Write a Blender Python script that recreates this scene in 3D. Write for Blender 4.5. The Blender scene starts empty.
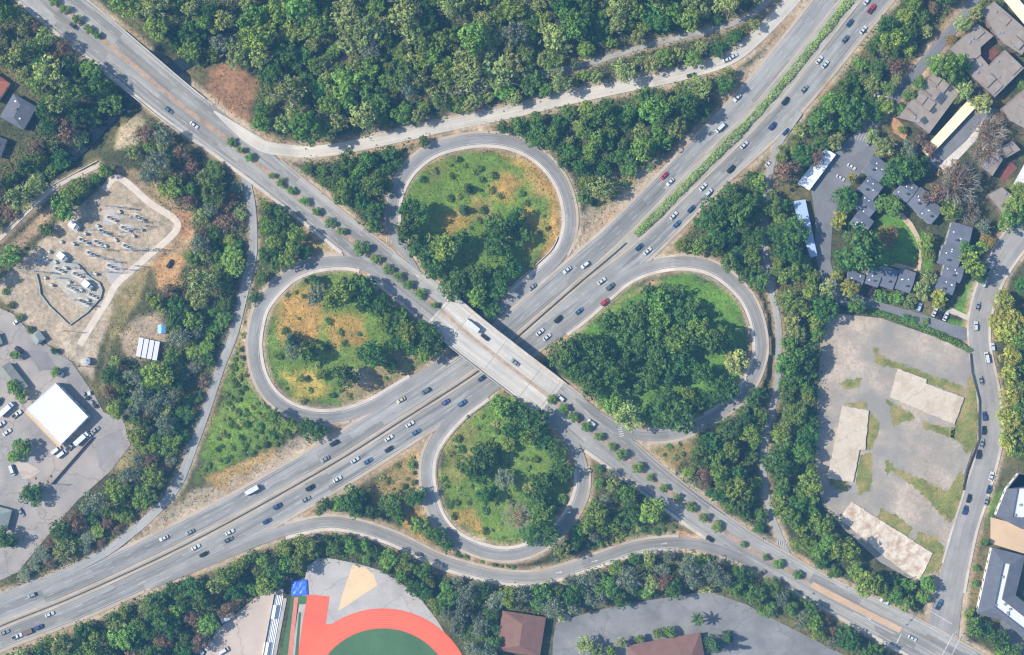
import bpy, bmesh, math, random
import numpy as np
from mathutils import Vector, Matrix, Euler
from mathutils.geometry import tessellate_polygon

random.seed(7); np.random.seed(7)
scene = bpy.context.scene
COL = scene.collection
S = 0.5                      # metres per plan unit (plan: x to the right, y down, 1024 x 655)
CAM_H = 900.0

# ------------------------------------------------------------------ camera, sky, sun, exposure
cam_d = bpy.data.cameras.new('camera'); cam = bpy.data.objects.new('camera', cam_d); COL.objects.link(cam)
cam.location = (0, 0, CAM_H); cam.rotation_euler = (0, 0, 0)
cam_d.sensor_width = 36.0; cam_d.lens = 36.0 * CAM_H / (1024 * S)
cam_d.clip_start = 1.0; cam_d.clip_end = 6000.0
scene.camera = cam
SUN_EL, SUN_AZ = 46.0, 174.0        # light comes from the left, a touch from above; angle of the sun's place from +x
world = bpy.data.worlds.new('World'); scene.world = world; world.use_nodes = True
wn = world.node_tree; bg = wn.nodes['Background']
sky = wn.nodes.new('ShaderNodeTexSky'); sky.sky_type = 'NISHITA'; sky.sun_disc = False
sky.sun_elevation = math.radians(SUN_EL); sky.sun_rotation = math.radians(90 - SUN_AZ)
wn.links.new(sky.outputs[0], bg.inputs[0]); bg.inputs[1].default_value = 0.12
sd = bpy.data.lights.new('sun', 'SUN'); sun = bpy.data.objects.new('sun', sd); COL.objects.link(sun)
sd.energy = 4.2; sd.angle = math.radians(0.53); sd.color = (1.0, 0.95, 0.85)
_e, _a = math.radians(SUN_EL), math.radians(SUN_AZ)
to_sun = Vector((math.cos(_e) * math.cos(_a), math.cos(_e) * math.sin(_a), math.sin(_e)))
sun.rotation_euler = to_sun.to_track_quat('Z', 'Y').to_euler(); sun.location = to_sun * 1200
vs = scene.view_settings
vs.view_transform = 'Standard'; vs.look = 'None'; vs.gamma = 1.0; vs.use_curve_mapping = False
vs.exposure = 0.88
scene.render.film_transparent = False
scene.cycles.max_bounces = 5; scene.cycles.diffuse_bounces = 3; scene.cycles.transmission_bounces = 3
scene.cycles.volume_bounces = 0
scene.cycles.pixel_filter_type = 'BLACKMAN_HARRIS'; scene.cycles.filter_width = 1.25

# ------------------------------------------------------------------ helpers
def W(p, z=0.0): return ((p[0] - 512) * S, (327.5 - p[1]) * S, z)
def put(o, label=None, cat=None, group=None, kind=None):
    if label: o['label'] = label
    if cat: o['category'] = cat
    if group: o['group'] = group
    if kind: o['kind'] = kind
    return o
def empty(name, loc, rz=0.0):
    o = bpy.data.objects.new(name, None); COL.objects.link(o); o.location = loc; o.rotation_euler = (0, 0, rz)
    o.empty_display_size = 0.5
    return o
def link(name, me, parent=None, loc=None, rot=None, scale=None):
    o = bpy.data.objects.new(name, me); COL.objects.link(o)
    if parent: o.parent = parent
    if loc is not None: o.location = loc
    if rot is not None: o.rotation_euler = rot
    if scale is not None: o.scale = scale
    return o
def mesh(name, verts, faces, mat=None, uvs=None, smooth=False):
    me = bpy.data.meshes.new(name); me.from_pydata([tuple(v) for v in verts], [], faces)
    for m in (mat if isinstance(mat, (list, tuple)) else [mat]):
        if m: me.materials.append(m)
    if uvs is not None:
        l = me.uv_layers.new(name='UVMap'); li = np.empty(len(me.loops), dtype=np.int32)
        me.loops.foreach_get('vertex_index', li)
        l.data.foreach_set('uv', np.asarray(uvs, dtype=np.float32)[li].ravel())
    if smooth: me.polygons.foreach_set('use_smooth', [True] * len(me.polygons))
    me.update(); return me
def fast_quads(name, V, F, mat, colors=None):
    """numpy verts (n,3) and quad faces (m,4)"""
    me = bpy.data.meshes.new(name); n, m = len(V), len(F)
    me.vertices.add(n); me.vertices.foreach_set('co', np.asarray(V, np.float32).ravel())
    k = F.shape[1]
    me.loops.add(m * k); me.loops.foreach_set('vertex_index', np.asarray(F, np.int32).ravel())
    me.polygons.add(m); me.polygons.foreach_set('loop_start', np.arange(0, m * k, k, dtype=np.int32))
    if colors is not None:
        a = me.color_attributes.new('Col', 'FLOAT_COLOR', 'POINT')
        c = np.ones((n, 4), np.float32); c[:, :3] = colors; a.data.foreach_set('color', c.ravel())
    me.materials.append(mat); me.update(calc_edges=True); me.validate(); return me
BOXV = np.array([(x, y, z) for x in (-.5, .5) for y in (-.5, .5) for z in (0, 1)], float)
BOXF = [(0, 1, 3, 2), (4, 6, 7, 5), (0, 4, 5, 1), (2, 3, 7, 6), (0, 2, 6, 4), (1, 5, 7, 3)]
class MB:
    def __init__(s): s.v = []; s.f = []; s.mi = []
    def add(s, v, f, mi=0):
        o = len(s.v); s.v += [tuple(p) for p in v]; s.f += [tuple(i + o for i in q) for q in f]; s.mi += [mi] * len(f); return s
    def box(s, c, size, rz=0.0, mi=0):
        """c is the middle of the underside"""
        ca, sa = math.cos(rz), math.sin(rz); vv = []
        for x, y, z in BOXV:
            X, Y = x * size[0], y * size[1]; vv.append((c[0] + X * ca - Y * sa, c[1] + X * sa + Y * ca, c[2] + z * size[2]))
        return s.add(vv, BOXF, mi)
    def tube(s, a, b, r0, r1, n=7, mi=0, cap=True):
        a, b = Vector(a), Vector(b); d = (b - a).normalized(); u = d.orthogonal().normalized(); w = d.cross(u); vv = []
        for p, r in ((a, r0), (b, r1)):
            for k in range(n):
                t = 2 * math.pi * k / n; vv.append(p + u * (r * math.cos(t)) + w * (r * math.sin(t)))
        ff = [(k, (k + 1) % n, n + (k + 1) % n, n + k) for k in range(n)]
        if cap: ff += [tuple(range(n - 1, -1, -1)), tuple(range(n, 2 * n))]
        return s.add(vv, ff, mi)
    def build(s, name, mat, parent=None, loc=None, smooth=False):
        me = mesh(name, s.v, s.f, mat, smooth=smooth); me.polygons.foreach_set('material_index', s.mi); return link(name, me, parent, loc)
def area2(poly): return sum(poly[i][0] * poly[(i + 1) % len(poly)][1] - poly[(i + 1) % len(poly)][0] * poly[i][1] for i in range(len(poly)))
def prism_data(poly_w, z0, z1):
    """poly_w: world xy list"""
    if area2(poly_w) < 0: poly_w = poly_w[::-1]
    n = len(poly_w); v = [(x, y, z0) for x, y in poly_w] + [(x, y, z1) for x, y in poly_w]
    f = [(i, (i + 1) % n, n + (i + 1) % n, n + i) for i in range(n)]
    for t in tessellate_polygon([[Vector((x, y, 0)) for x, y in poly_w]]):
        a, b, c = t
        s = (poly_w[b][0] - poly_w[a][0]) * (poly_w[c][1] - poly_w[a][1]) - (poly_w[c][0] - poly_w[a][0]) * (poly_w[b][1] - poly_w[a][1])
        if s < 0: b, c = c, b
        f.append((n + a, n + b, n + c)); f.append((a, c, b))
    return v, f
def pw(poly): return [W(p)[:2] for p in poly]

# ------------------------------------------------------------------ materials
def nt(name):
    m = bpy.data.materials.new(name); m.use_nodes = True; t = m.node_tree; b = t.nodes['Principled BSDF']
    return m, t, b
def N(t, typ, **kw):
    n = t.nodes.new(typ)
    for k, v in kw.items(): setattr(n, k, v)
    return n
def noise(t, vec, scale, detail=4, rough=0.6):
    n = N(t, 'ShaderNodeTexNoise'); n.inputs['Scale'].default_value = scale; n.inputs['Detail'].default_value = detail; n.inputs['Roughness'].default_value = rough
    if vec is not None: t.links.new(vec, n.inputs['Vector'])
    return n.outputs['Fac']
def ramp(t, fac, stops):
    r = N(t, 'ShaderNodeValToRGB'); e = r.color_ramp.elements
    while len(e) < len(stops): e.new(0.5)
    for k, (p, c) in enumerate(stops): e[k].position = p; e[k].color = (*c, 1) if len(c) == 3 else c
    t.links.new(fac, r.inputs[0]); return r.outputs[0]
def mixc(t, fac, a, b, blend='MIX'):
    m = N(t, 'ShaderNodeMix', data_type='RGBA', blend_type=blend)
    for i, x in ((0, fac), (6, a), (7, b)):
        if isinstance(x, (int, float)): m.inputs[i].default_value = x
        elif isinstance(x, tuple): m.inputs[i].default_value = (*x, 1) if len(x) == 3 else x
        else: t.links.new(x, m.inputs[i])
    return m.outputs[2]
def g(v): return (v, v, v)
def mul(c, k): return tuple(x * k for x in c)
def surf(name, base, var=0.25, scale=0.12, fine=1.6, rough=0.9, stain=None, stain_scale=0.05, stain_amt=(0.5, 0.7), crack=0, spec=0.25, bump=0.0, metal=0.0):
    m, t, b = nt(name)
    co = N(t, 'ShaderNodeTexCoord').outputs['Object']
    n1 = noise(t, co, scale, 5); n2 = noise(t, co, fine, 3)
    c = ramp(t, n1, [(0.3, mul(base, 1 - var)), (0.7, mul(base, 1 + var))])
    c = mixc(t, 1.0, c, ramp(t, n2, [(0.3, g(1 - var * 0.6)), (0.7, g(1 + var * 0.6))]), 'MULTIPLY')
    if stain:
        s = ramp(t, noise(t, co, stain_scale, 6, 0.65), [(stain_amt[0], g(0)), (stain_amt[1], g(1))])
        c = mixc(t, s, c, stain)
    if crack:
        v = N(t, 'ShaderNodeTexVoronoi', feature='DISTANCE_TO_EDGE'); v.inputs['Scale'].default_value = crack; v.inputs['Randomness'].default_value = 1.0
        w = N(t, 'ShaderNodeVectorMath', operation='ADD'); t.links.new(co, w.inputs[0])
        nn = N(t, 'ShaderNodeTexNoise'); nn.inputs['Scale'].default_value = 0.35; t.links.new(co, nn.inputs['Vector'])
        sc = N(t, 'ShaderNodeVectorMath', operation='SCALE'); sc.inputs['Scale'].default_value = 5; t.links.new(nn.outputs['Color'], sc.inputs[0]); t.links.new(sc.outputs[0], w.inputs[1])
        t.links.new(w.outputs[0], v.inputs['Vector'])
        k = ramp(t, v.outputs[0], [(0.0, g(.75)), (0.022, g(0))])
        c = mixc(t, k, c, mul(base, 0.68))
    t.links.new(c, b.inputs['Base Color']); b.inputs['Roughness'].default_value = rough
    b.inputs['Specular IOR Level'].default_value = spec; b.inputs['Metallic'].default_value = metal
    if bump:
        bp = N(t, 'ShaderNodeBump'); bp.inputs['Strength'].default_value = bump; bp.inputs['Distance'].default_value = 0.2
        t.links.new(n2, bp.inputs['Height']); t.links.new(bp.outputs[0], b.inputs['Normal'])
    return m
def road_mat(name, base, track=0.82, patch=0.3):
    """u across in metres, v along in metres: long wheel streaks, patches, fine grain"""
    m, t, b = nt(name)
    uv = N(t, 'ShaderNodeTexCoord').outputs['UV']; co = N(t, 'ShaderNodeTexCoord').outputs['Object']
    mp = N(t, 'ShaderNodeMapping'); mp.inputs['Scale'].default_value = (0.55, 0.012, 1); t.links.new(uv, mp.inputs[0])
    st = noise(t, mp.outputs[0], 1.0, 4, 0.7)
    mp2 = N(t, 'ShaderNodeMapping'); mp2.inputs['Scale'].default_value = (0.27, 0.03, 1); t.links.new(uv, mp2.inputs[0])
    vo = N(t, 'ShaderNodeTexVoronoi', distance='CHEBYCHEV'); vo.inputs['Scale'].default_value = 1.0; t.links.new(mp2.outputs[0], vo.inputs['Vector'])
    sp = N(t, 'ShaderNodeSeparateColor'); t.links.new(vo.outputs['Color'], sp.inputs[0])
    c = ramp(t, st, [(0.32, mul(base, track)), (0.5, base), (0.7, mul(base, 1.16))])
    c = mixc(t, 1.0, c, ramp(t, sp.outputs[0], [(0.0, g(1 - patch * .45)), (0.5, g(1)), (1.0, g(1 + patch * .3))]), 'MULTIPLY')
    c = mixc(t, 1.0, c, ramp(t, noise(t, co, 0.09, 5), [(0.3, g(0.88)), (0.7, g(1.12))]), 'MULTIPLY')
    c = mixc(t, 1.0, c, ramp(t, noise(t, co, 2.2, 3), [(0.3, g(0.9)), (0.7, g(1.1))]), 'MULTIPLY')
    t.links.new(c, b.inputs['Base Color']); b.inputs['Roughness'].default_value = 0.88; b.inputs['Specular IOR Level'].default_value = 0.2
    return m
def paint(name, c, rough=0.4, metal=0.0, coat=0.0):
    m, t, b = nt(name); b.inputs['Base Color'].default_value = (*c, 1); b.inputs['Roughness'].default_value = rough; b.inputs['Metallic'].default_value = metal
    b.inputs['Coat Weight'].default_value = coat
    co = N(t, 'ShaderNodeTexCoord').outputs['Object']
    t.links.new(mixc(t, 1.0, c, ramp(t, noise(t, co, 1.5, 4), [(0.3, g(0.9)), (0.7, g(1.07))]), 'MULTIPLY'), b.inputs['Base Color'])
    return m
def leaf_mat(name, base, hue=0.06, trans=0.25, val=0.35):
    m, t, b = nt(name)
    at = N(t, 'ShaderNodeAttribute', attribute_name='Col')
    oi = N(t, 'ShaderNodeObjectInfo')
    hs = N(t, 'ShaderNodeHueSaturation')
    c = mixc(t, 1.0, base, at.outputs['Color'], 'MULTIPLY')
    t.links.new(c, hs.inputs['Color'])
    mr = N(t, 'ShaderNodeMapRange'); mr.inputs[3].default_value = 0.5 - hue; mr.inputs[4].default_value = 0.5 + hue * 0.5; t.links.new(oi.outputs['Random'], mr.inputs[0]); t.links.new(mr.outputs[0], hs.inputs['Hue'])
    m2 = N(t, 'ShaderNodeMath', operation='MULTIPLY'); m2.inputs[1].default_value = 7.31; t.links.new(oi.outputs['Random'], m2.inputs[0])
    m3 = N(t, 'ShaderNodeMath', operation='FRACT'); t.links.new(m2.outputs[0], m3.inputs[0])
    mr2 = N(t, 'ShaderNodeMapRange'); mr2.inputs[3].default_value = 1 - val; mr2.inputs[4].default_value = 1 + val; t.links.new(m3.outputs[0], mr2.inputs[0]); t.links.new(mr2.outputs[0], hs.inputs['Value'])
    t.links.new(hs.outputs[0], b.inputs['Base Color']); b.inputs['Roughness'].default_value = 0.65; b.inputs['Specular IOR Level'].default_value = 0.2
    tr = N(t, 'ShaderNodeBsdfTranslucent'); t.links.new(hs.outputs[0], tr.inputs[0])
    mx = N(t, 'ShaderNodeMixShader'); mx.inputs[0].default_value = trans
    t.links.new(b.outputs[0], mx.inputs[1]); t.links.new(tr.outputs[0], mx.inputs[2]); t.links.new(mx.outputs[0], t.nodes['Material Output'].inputs[0])
    return m
M = {}
M['freeway'] = road_mat('freeway_asphalt', (0.216, 0.210, 0.198), 0.68, 0.6)
M['ramp'] = road_mat('ramp_asphalt', (0.212, 0.203, 0.192), 0.76, 0.4)
M['highway'] = road_mat('highway_asphalt', (0.235, 0.223, 0.203), 0.70, 0.6)
M['upper_ramp'] = road_mat('pale_ramp_asphalt', (0.43, 0.39, 0.335), 0.86, 0.2)
M['street'] = road_mat('street_asphalt', (0.24, 0.225, 0.21), 0.86, 0.3)
M['trail'] = road_mat('trail_asphalt', (0.27, 0.26, 0.245), 0.85, 0.25)
M['lane'] = road_mat('service_lane_asphalt', (0.15, 0.15, 0.16), 0.85, 0.3)
M['fw_median'] = surf('freeway_median_paving', (0.29, 0.265, 0.225), 0.15, 0.12, stain=(0.22, 0.20, 0.14), stain_scale=0.07)
M['gutter'] = surf('gutter_concrete', (0.44, 0.38, 0.32), 0.15, 0.15)
M['shoulder'] = surf('shoulder_paving', (0.36, 0.30, 0.24), 0.18, 0.12, stain=(0.26, 0.19, 0.13), stain_scale=0.06)
M['deck'] = road_mat('bridge_deck_concrete', (0.40, 0.37, 0.33), 0.8, 0.25)
M['concrete'] = surf('concrete', (0.42, 0.39, 0.35), 0.14, 0.2, stain=(0.27, 0.25, 0.22), stain_scale=0.15)
M['sidewalk'] = surf('sidewalk_concrete', (0.42, 0.37, 0.31), 0.15, 0.1, stain=(0.33, 0.25, 0.18), stain_scale=0.08)
M['median'] = surf('median_soil', (0.30, 0.21, 0.15), 0.25, 0.25, stain=(0.17, 0.15, 0.09), stain_scale=0.3)
M['line'] = surf('road_paint', (0.46, 0.46, 0.45), 0.12, 0.3, rough=0.7, stain=(0.30, 0.30, 0.30), stain_scale=0.5, stain_amt=(0.4, 0.65))
M['yellow_line'] = surf('yellow_road_paint', (0.33, 0.27, 0.15), 0.12, 0.3, rough=0.7)
M['metal'] = paint('galvanised_steel', (0.38, 0.40, 0.42), 0.45, 0.6)
M['dark_metal'] = paint('dark_steel', (0.07, 0.075, 0.08), 0.5, 0.4)
M['water'] = paint('creek_water', (0.010, 0.017, 0.014), 0.12)
M['bark'] = surf('bark', (0.12, 0.085, 0.055), 0.3, 0.8, 4)
M['pale_bark'] = surf('pale_bark', (0.36, 0.32, 0.27), 0.25, 0.8, 4)
M['glass'] = paint('window_glass', (0.02, 0.028, 0.035), 0.08)
M['car_glass'] = paint('car_glass', (0.012, 0.016, 0.02), 0.06)
M['tyre'] = paint('tyre_rubber', (0.018, 0.018, 0.019), 0.8)
# ------------------------------------------------------------------ plan geometry of the roads
def spline(cols, step=3.0):
    P = np.asarray(cols, float); out = []
    for i in range(len(P) - 1):
        p0 = P[i - 1] if i else 2 * P[0] - P[1]; p1, p2 = P[i], P[i + 1]; p3 = P[i + 2] if i + 2 < len(P) else 2 * P[-1] - P[-2]
        n = max(2, int(np.hypot(*(p2 - p1)[:2]) / step))
        for k in range(n):
            t = k / n
            out.append(0.5 * (2 * p1 + (p2 - p0) * t + (2 * p0 - 5 * p1 + 4 * p2 - p3) * t * t + (3 * p1 - p0 - 3 * p2 + p3) * t ** 3))
    out.append(P[-1]); return np.array(out)
class Road:
    def __init__(s, name, pts, z, hl, hr):
        n = len(pts)
        ex = lambda a: [a] * n if isinstance(a, (int, float)) else list(a)
        s.name = name; A = spline([(*p, *q) for p, q in zip(pts, zip(ex(z), ex(hl), ex(hr)))])
        s.p = A[:, :2]; s.z = A[:, 2]; s.hl = A[:, 3]; s.hr = A[:, 4]
        d = np.gradient(s.p, axis=0); d /= np.linalg.norm(d, axis=1)[:, None]
        s.d = d; s.n = np.stack([-d[:, 1], d[:, 0]], 1)
        s.s = np.concatenate([[0], np.cumsum(np.hypot(*np.diff(s.p, axis=0).T))])
    def near(s, q):
        r = s.p - np.asarray(q); d2 = (r ** 2).sum(1); i = int(d2.argmin()); lat = float(-(r[i] @ s.n[i])); return i, math.sqrt(d2[i]), lat
# freeway median line, travelling from lower left to upper right; +n is to the lower right
FM = [(-110, 676), (-60, 654), (0, 626), (65, 600), (130, 571), (190, 542), (256, 507), (340, 459), (400, 421), (479, 370), (520, 334), (575, 286), (631, 238), (703, 166), (768, 99), (848, 0), (896, -62), (935, -115)]
FIL = [2, 2, 2, 2, 2, 2, 2, 2, 2, 2, 2, 2, 4, 6, 6, 6, 6, 6]
FOL = [25, 25, 25, 25, 25, 25, 25, 25, 25, 25, 26, 26, 27, 28, 29, 30, 31, 31]
FIR = [2, 2, 2, 2, 2, 2, 2, 2, 2, 2, 2, 2, 6, 9, 9, 9, 9, 9]
FOR = [25, 25, 25, 26, 26, 27, 28, 27, 27, 27, 27, 27, 30, 30, 35, 37, 38, 38]
fw = Road('freeway', FM, 0.0, FOL, FOR)
fwi = Road('freeway_inner', FM, 0.0, FIL, FIR)
SP = [(-20, -62), (20, -28), (65, 10), (88, 28), (130, 62), (180, 104), (232, 143), (273, 176), (331, 223), (362, 248), (399, 277), (435, 305), (466, 332), (512, 368), (546, 394), (573, 416), (611, 446), (650, 477), (690, 507), (717, 526), (743, 544), (778, 564), (797, 575), (815, 586), (857, 608), (900, 630), (950, 657), (1010, 690), (1060, 715)]
SZ = [2, 2, 2, 2.2, 2.6, 3.0, 3.6, 4.2, 5.2, 5.8, 6.4, 6.9, 7.2, 7.3, 7.0, 6.6, 5.8, 4.8, 3.8, 3.2, 2.7, 2.1, 1.9, 1.7, 1.35, 1.15, 1.05, 1.05, 1.05]
SL = [21, 21, 21, 21, 20, 19.5, 18, 17, 16.5, 16.5, 17, 18, 19, 20, 20, 21, 19, 16, 15, 14.5, 14, 13.5, 13.5, 14, 16, 18, 18, 18, 18]
SR = [22, 22, 22, 22, 21, 19.5, 18, 16, 15, 15, 17, 19, 20, 20, 20, 19, 17, 15, 15, 15, 15, 14, 14, 14, 15, 17, 18, 18, 18]
sr = Road('highway', SP, SZ, SL, SR)
def sr_z(q): i, d, l = sr.near(q); return float(sr.z[i])
def loop(name, pts, z, hl=5.5, hr=5.5):
    n = len(pts); a = [hl] * n; b = [hr] * n; a[0] = b[0] = a[-1] = b[-1] = 1.0; a[1] = b[1] = a[-2] = b[-2] = hl * .8
    return Road(name, pts, z, a, b)
def zlin(pts, a, b):
    L = [0]
    for p, q in zip(pts, pts[1:]): L.append(L[-1] + math.dist(p, q))
    return [a + (b - a) * (3 * (l / L[-1]) ** 2 - 2 * (l / L[-1]) ** 3) for l in L]
P_top = [(420, 272), (405, 252), (396, 236), (393, 215), (397, 192), (411, 168), (437, 149), (477, 140), (512, 143), (540, 157), (560, 180), (569, 205), (570, 228), (562, 252), (543, 272), (520, 292), (495, 315), (462, 348)]
P_left = [(405, 287), (385, 275), (360, 264), (338, 262), (315, 265), (293, 274), (275, 290), (262, 308), (256, 330), (255, 352), (260, 376), (272, 396), (291, 410), (315, 417), (342, 416), (370, 407), (398, 391), (432, 369), (470, 342)]
P_right = [(520, 358), (548, 340), (578, 318), (601, 298), (626, 277), (652, 266), (681, 262), (707, 266), (728, 278), (746, 297), (756, 320), (760, 346), (756, 367), (746, 387), (727, 406), (704, 421), (678, 432), (657, 435), (637, 434), (618, 428), (598, 415), (575, 398)]
P_bot = [(520, 366), (500, 382), (482, 395), (461, 411), (440, 434), (429, 455), (427, 478), (431, 500), (439, 520), (454, 537), (478, 549), (505, 554), (530, 549), (553, 535), (571, 514), (581, 492), (582, 470), (576, 450), (560, 428), (545, 412)]
P_low = [(150, 589), (200, 565), (256, 541), (295, 528), (331, 522), (365, 528), (399, 540), (438, 559), (477, 571), (510, 577), (538, 577), (559, 572), (595, 560), (631, 548), (660, 543), (690, 543), (715, 548), (745, 560), (780, 580)]
P_up = [(215, 112), (240, 131), (256, 142), (272, 149), (308, 152.5), (342, 149), (378, 141.5), (412, 134), (451, 125), (512, 112.5), (564, 100), (616, 88.5), (668, 78), (694, 71), (720, 63), (742, 51), (768, 27), (800, -8), (838, -55), (870, -100)]
rt = loop('top', P_top, zlin(P_top, 6.4, 0.0)); rl = loop('left', P_left, zlin(P_left, 6.2, 0.0))
rr = loop('right', P_right, zlin(P_right, 0.0, 6.4)); rb = loop('bottom', P_bot, zlin(P_bot, 0.0, 6.2))
rlow = loop('lower', P_low, zlin(P_low, 0.0, 2.2), 5.5, 5.5); rup = loop('upper', P_up, zlin(P_up, 3.4, 0.0), 6, 6)
st = Road('street', [(942, 634), (950, 590), (964, 530), (975, 495), (990, 440), (988, 395), (980, 350), (979, 320), (988, 285), (1005, 252), (1030, 222), (1070, 190), (1110, 165)], 1.03, [16, 14, 11, 11, 10, 10, 10, 10, 10, 11, 12, 12, 12], [16, 13, 11, 11, 10, 10, 9, 10, 11, 13, 14, 12, 12])
tl = Road('trail_left', [(240, 160), (248, 184), (253, 216), (253, 255), (244, 294), (234, 334), (221, 367), (209, 403), (195, 442), (178, 484), (156, 511), (130, 534), (104, 553), (60, 575), (0, 598), (-50, 618)], [3.7, 3.3, 2.6, 2, 1.5, 1.2, 1, 1, 1, .9, .8, .6, .5, .3, .3, .3], 4.2, 4.2)
tr_ = Road('trail_right', [(800, 112), (778, 145), (768, 180), (764, 215), (765, 255), (771, 290), (778, 325), (778, 360), (776, 390), (768, 425), (763, 455), (765, 485), (771, 515), (783, 545), (792, 566)], [.6, .8, 1, 1, 1, 1, 1, 1, 1, 1, 1.1, 1.2, 1.5, 1.9, 2.0], 3.2, 3.2)
tg = Road('wood_trail', [(430, 96), (470, 88), (512, 79), (550, 72), (587, 64), (620, 54), (652, 44), (690, 35), (727, 26), (760, 8), (790, -25)], 0.9, 2.6, 2.6)
tc = Road('creek_path', [(-40, 275), (0, 239), (52, 190), (101, 165)], 1.2, 2.2, 2.2)
al = Road('access_lane', [(868, 128), (877, 114), (898, 94), (921, 66), (945, 38), (968, 10), (985, -18), (1005, -50)], 1.03, 5, 5)
creek = Road('creek', [(-60, 300), (0, 228), (40, 185), (85, 140), (118, 106), (150, 82), (185, 60), (215, 42), (240, 30), (275, 10), (300, -30)], -3.4, 7, 7)
MAINS = [(fw, None), (sr, None)]
RAMPS = [rt, rl, rr, rb, rlow, rup]
# lock the ramps' height onto the main roads where they overlap
def locked_z(q, z, margin):
    best = z
    for r, _ in MAINS:
        i, d, lat = r.near(q)
        hw = (r.hl[i] if lat < 0 else r.hr[i]); e = abs(lat) - hw
        if abs(d - abs(lat)) > 4: continue
        if abs(float(r.z[i]) - z) > 3.5: continue
        t = min(1, max(0, (e - margin) / 14)); t = t * t * (3 - 2 * t)
        best = float(r.z[i]) * (1 - t) + best * t
    return best
for r in RAMPS: r.z = np.array([locked_z(q, z, 4) for q, z in zip(r.p, r.z)])
BR0, BR1 = sr.near((440, 309))[0], sr.near((551, 398))[0]        # the overpass
CB0, CB1 = sr.near((127, 60))[0], sr.near((172, 97))[0]          # the creek bridge

# ------------------------------------------------------------------ lots that are level
Z0 = 1.0
lot_parking = [(551, 690), (553, 640), (556, 622), (590, 612), (629, 603), (668, 597), (709, 591), (746, 604), (770, 617), (845, 655), (880, 690)]
lot_yard = [(-60, 345), (-20, 318), (0, 308), (14, 314), (30, 332), (52, 348), (72, 362), (95, 395), (104, 412), (124, 420), (131, 445), (112, 470), (78, 500), (42, 543), (18, 572), (-20, 590), (-60, 600)]
lot_demo = [(820, 335), (832, 313), (880, 318), (935, 337), (970, 352), (975, 380), (975, 440), (962, 480), (950, 535), (935, 573), (915, 582), (880, 562), (845, 530), (822, 505), (815, 470), (817, 400)]
lot_town = [(815, 216), (811, 192), (822, 172), (836, 150), (858, 130), (874, 135), (878, 148), (862, 172), (840, 197), (832, 225), (830, 262), (838, 287), (882, 303), (925, 315), (950, 324), (974, 330), (973, 343), (934, 331), (872, 310), (841, 305), (824, 292), (815, 255)]
lot_school = [(308, 566), (318, 558), (331, 558), (360, 564), (380, 570), (399, 581), (420, 598), (436, 618), (462, 660), (480, 690), (286, 690), (300, 600)]
lot_tan = [(195, 690), (205, 657), (215, 632), (243, 608), (262, 592), (284, 588), (272, 690)]
lot_sub = [(119, 174), (136, 183), (182, 224), (176, 238), (150, 268), (132, 290), (112, 318), (100, 345), (94, 380), (70, 352), (50, 345), (30, 328), (6, 303), (-10, 290), (4, 277), (60, 222), (104, 185)]
lot_motel = [(985, 516), (1100, 500), (1100, 700), (1000, 655), (985, 620), (974, 610), (988, 548)]
lot_creamdrive = [(976, 104), (998, 110), (985, 122), (966, 150), (944, 174), (925, 160)]
FLAT = [lot_parking, lot_yard, lot_demo, lot_town, lot_school, lot_tan, lot_sub, lot_motel, lot_creamdrive,
        [(850, 160), (880, 150), (940, 190), (970, 225), (965, 300), (935, 305), (850, 290), (835, 260)], [(890, 70), (960, 0), (1100, -40), (1100, 240), (990, 225), (920, 160)], [(-60, 70), (0, 70), (42, 95), (40, 130), (15, 160), (-60, 170)], [(494, 605), (560, 605), (560, 690), (494, 690)]]
def inpoly(x, y, poly):
    x = np.asarray(x, float); y = np.asarray(y, float); c = np.zeros(x.shape, bool); n = len(poly)
    for i in range(n):
        x1, y1 = poly[i]; x2, y2 = poly[(i + 1) % n]
        if y1 == y2: continue
        c ^= ((y1 > y) != (y2 > y)) & (x < (x2 - x1) * (y - y1) / (y2 - y1) + x1)
    return c
def polydist(x, y, poly):
    d = np.full(np.shape(x), 1e9)
    n = len(poly)
    for i in range(n):
        a = np.array(poly[i], float); b = np.array(poly[(i + 1) % n], float); ab = b - a; L = ab @ ab
        t = np.clip(((x - a[0]) * ab[0] + (y - a[1]) * ab[1]) / L, 0, 1)
        d = np.minimum(d, np.hypot(x - a[0] - t * ab[0], y - a[1] - t * ab[1]))
    return d
def vnoise(x, y, f, seed=0):
    rng = np.random.RandomState(seed); T = rng.rand(64, 64)
    X = np.asarray(x) * f + 31.7; Y = np.asarray(y) * f + 17.3; xi = np.floor(X).astype(int); yi = np.floor(Y).astype(int)
    u = X - xi; v = Y - yi; u = u * u * (3 - 2 * u); v = v * v * (3 - 2 * v)
    q = lambda a, b: T[(yi + b) % 64, (xi + a) % 64]
    return (q(0, 0) * (1 - u) + q(1, 0) * u) * (1 - v) + (q(0, 1) * (1 - u) + q(1, 1) * u) * v
def fbm(x, y, f, seed=0, o=4): return sum(vnoise(x, y, f * 2 ** k, seed + k) * 0.5 ** k for k in range(o)) / sum(0.5 ** k for k in range(o))

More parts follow.
